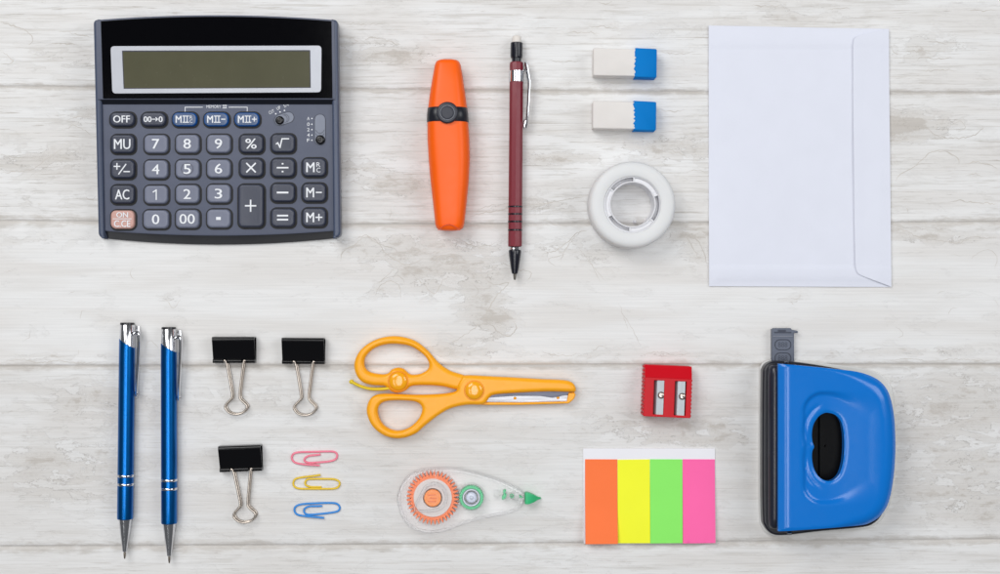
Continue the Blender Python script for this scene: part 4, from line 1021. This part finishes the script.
# ================================================================== HOLE PUNCH
def punch():
    t = thing('hole_punch', 829, 447, 'blue metal two-hole punch with black base and grey paper guide', 'hole punch', h=10)
    def cr(L, n=5): return smooth(L, n=n)
    blk = mat('punch_black', (24, 26, 36), .3)
    # pale base tray
    base = cr([(759.4, 380), (760.2, 367), (766, 361), (778, 359.4), (800, 360.2), (835, 364.6), (865, 368.6), (880, 373.6), (889, 382.6), (893.4, 396), (896, 431), (895.6, 467), (891.2, 500), (884, 517), (875, 525.4), (862, 529.2), (820, 532.6), (785, 536), (770, 535), (761.4, 527), (759.2, 512), (759, 450)])
    mb = MB(); plate(mb, [base], 0, 4.5, 4, 1.2, 3); mb.build('base_tray', mat('tray_clear_grey', (219, 219, 217), .3, var=.02, coat=.3), t, ang=40)
    fr = cr([(761.4, 380), (762.6, 368), (768.4, 362), (778, 360.8), (800, 362.4), (835, 368), (858, 373.4), (870, 380), (880, 392), (884, 405), (886, 431), (886, 467), (885.4, 497), (880.4, 513), (871, 523), (857, 526.6), (820, 530), (785, 534.0), (771, 533), (763.6, 525.4), (761.4, 512), (761, 450)])
    mb = MB(); plate(mb, [fr], 4.4, 20, 12, 2.2, 4); mb.build('base', blk, t, ang=40)
    # recessed spindle housing along the left side
    mb = MB(); rings = []
    for y, r in ((365, 3), (366, 5.2), (369, 6.4), (376, 7.0), (450, 7.2), (518, 7.0), (525, 6.4), (528, 5), (529, 3)):
        rings.append([W(775+r*cos(a), y, 24+r*1.1*sin(a), 26) for a in [2*pi*i/24 for i in range(24)]])
    add_loft(mb, rings); mb.build('spindle', mat('spindle_grey', (36, 39, 52), .25, var=.1), t, ang=50)
    # blue pressed cover
    out = [(779, 364.0)]+[(779+66*i/12, 364+6.2*(i/12)**1.2) for i in range(1, 13)]+smooth([(845, 370.2), (858, 372.0), (869, 375.0), (879, 379.6), (886.2, 386), (891, 394), (894.4, 406), (896.6, 420), (897.6, 440), (897.4, 458), (895.8, 478), (892.6, 497), (888, 509.6), (881, 518.6), (873, 523.6), (864, 526.2), (845, 527.4)], False, 4)[1:]+[(845-66*i/14, 527.4+4.6*i/14) for i in range(1, 15)]
    out += [(779, 532-168*i/50) for i in range(1, 50)]
    hole = smooth([(829, 413.2), (836.6, 415.6), (842.2, 423), (844.6, 436), (844.8, 450), (843.4, 464), (839.6, 475.4), (833.4, 481), (826.6, 481.4), (819.8, 477.4), (815, 469.4), (813.0, 460), (813.2, 452), (815.0, 447.4), (813.4, 442), (812.8, 434), (814.4, 425), (819, 417.6), (824, 414)], n=4)
    hl = np.array(hole)
    def sdf(x, y, cx, cy, hx, hy, r):
        qx = np.abs(x-cx)-hx+r; qy = np.abs(y-cy)-hy+r
        return np.minimum(np.maximum(qx, qy), 0)+np.hypot(np.maximum(qx, 0), np.maximum(qy, 0))-r
    def zf(x, y, d):
        z = 50+0*x
        z = z-(1-sstep(779, 788, x))*0.0-np.clip(787-x, 0, 9)*.45
        z = z-.2*np.exp(-((x-787)/.9)**2)
        wgt = sstep(825, 880, x)
        r = 3.0+13*wgt; q = np.clip(r-d, 0, None); 
        z = z-(.35*r)*(q/r)**2.6*(1+.35*wgt)*sstep(780, 786, x)
        bump = 2.0*np.exp(-((y-447)/9)**2)
        s = sdf(x-bump*(x < 815), y, 848, 448, 45, 56, 20)
        fade = .78*(1-sstep(822, 898, x)); wd = 3.6+24*sstep(826, 880, x)
        z = z-3.6*(1-sstep(-wd, 1.0, s))*fade
        dh = seg_dist(np.stack([x, y], 1), hole)
        z = z-1.2*np.clip(1-dh/3.5, 0, 1)**2-.9*np.exp(-((dh-8.5)/1.8)**2)*(1-sstep(812, 824, x))
        z = z+1.5*sstep(850, 897, x)*0
        return z
    mb = MB(); field(mb, out, [hole], 1.7, zf, 50, depth=5)
    mb.build('cover', mat('punch_blue', (0, 114, 206), .2, var=.012, rvar=.03, spec=.5), t, ang=60)
    # things seen through the cover's opening
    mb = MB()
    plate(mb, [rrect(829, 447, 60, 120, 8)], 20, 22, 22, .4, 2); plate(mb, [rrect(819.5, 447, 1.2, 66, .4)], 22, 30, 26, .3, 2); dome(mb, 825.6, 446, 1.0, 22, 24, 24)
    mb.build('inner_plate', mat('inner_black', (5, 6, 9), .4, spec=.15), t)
    for (x, y) in ((786, 361.6), (789, 533.6)):
        mb = MB(); add_tube(mb, [W(x-2, y, 22, 22), W(x+2.4, y, 22, 22)], 1.7*S, n=10)
        mb.build('hinge_pin', mat('chrome', (215, 216, 220), .14, metal=1.0), t)
    # paper guide
    gm = mat('guide_grey', (92, 99, 115), .42, var=.04); gd = mat('guide_dark', (58, 64, 80), .5)
    mb = MB(); plate(mb, [[(771.6, 329.6), (773.4, 328.2), (790.4, 328.2), (791.6, 329.6), (797.0, 330.8), (798.2, 332.0), (797.2, 333.0), (793.8, 332.6), (794.0, 364), (771.6, 364)]], 1.0, 7.5, 6, .7, 2)
    g = mb.build('paper_guide', gm, t, ang=40)
    mb = MB()
    for y in (344.6, 357.8):
        plate(mb, [rrect(782.6, y, 16.4, 10.8, 5), rrect(782.6, y, 15.0, 9.4, 4.4)], 7.4, 8.2, 6, .2, 1, 0)
    plate(mb, [rrect(782.4, 332.4, 17, 1.0, .4)], 7.4, 8.3, 6, .2, 1, 0); plate(mb, [rrect(782.4, 336.2, 20, .9, .4)], 7.4, 8.2, 6, .2, 1, 1)
    plate(mb, [rrect(781.6, 330.6, 8, 1.6, .4)], 7.4, 8.3, 6, .2, 1, 0)
    text(mb, '888', 782.4, 344.6, 9.5, 5.2, 7.45, 6, 0, bold=.1); text(mb, '888', 782.4, 357.8, 9.5, 5.2, 7.45, 6, 0, bold=.1)
    mb.build('size_mark', [gd, mat('guide_light', (130, 134, 146), .4)], g)
punch()
for o in bpy.data.objects:
    if '_o' in o: del o['_o']
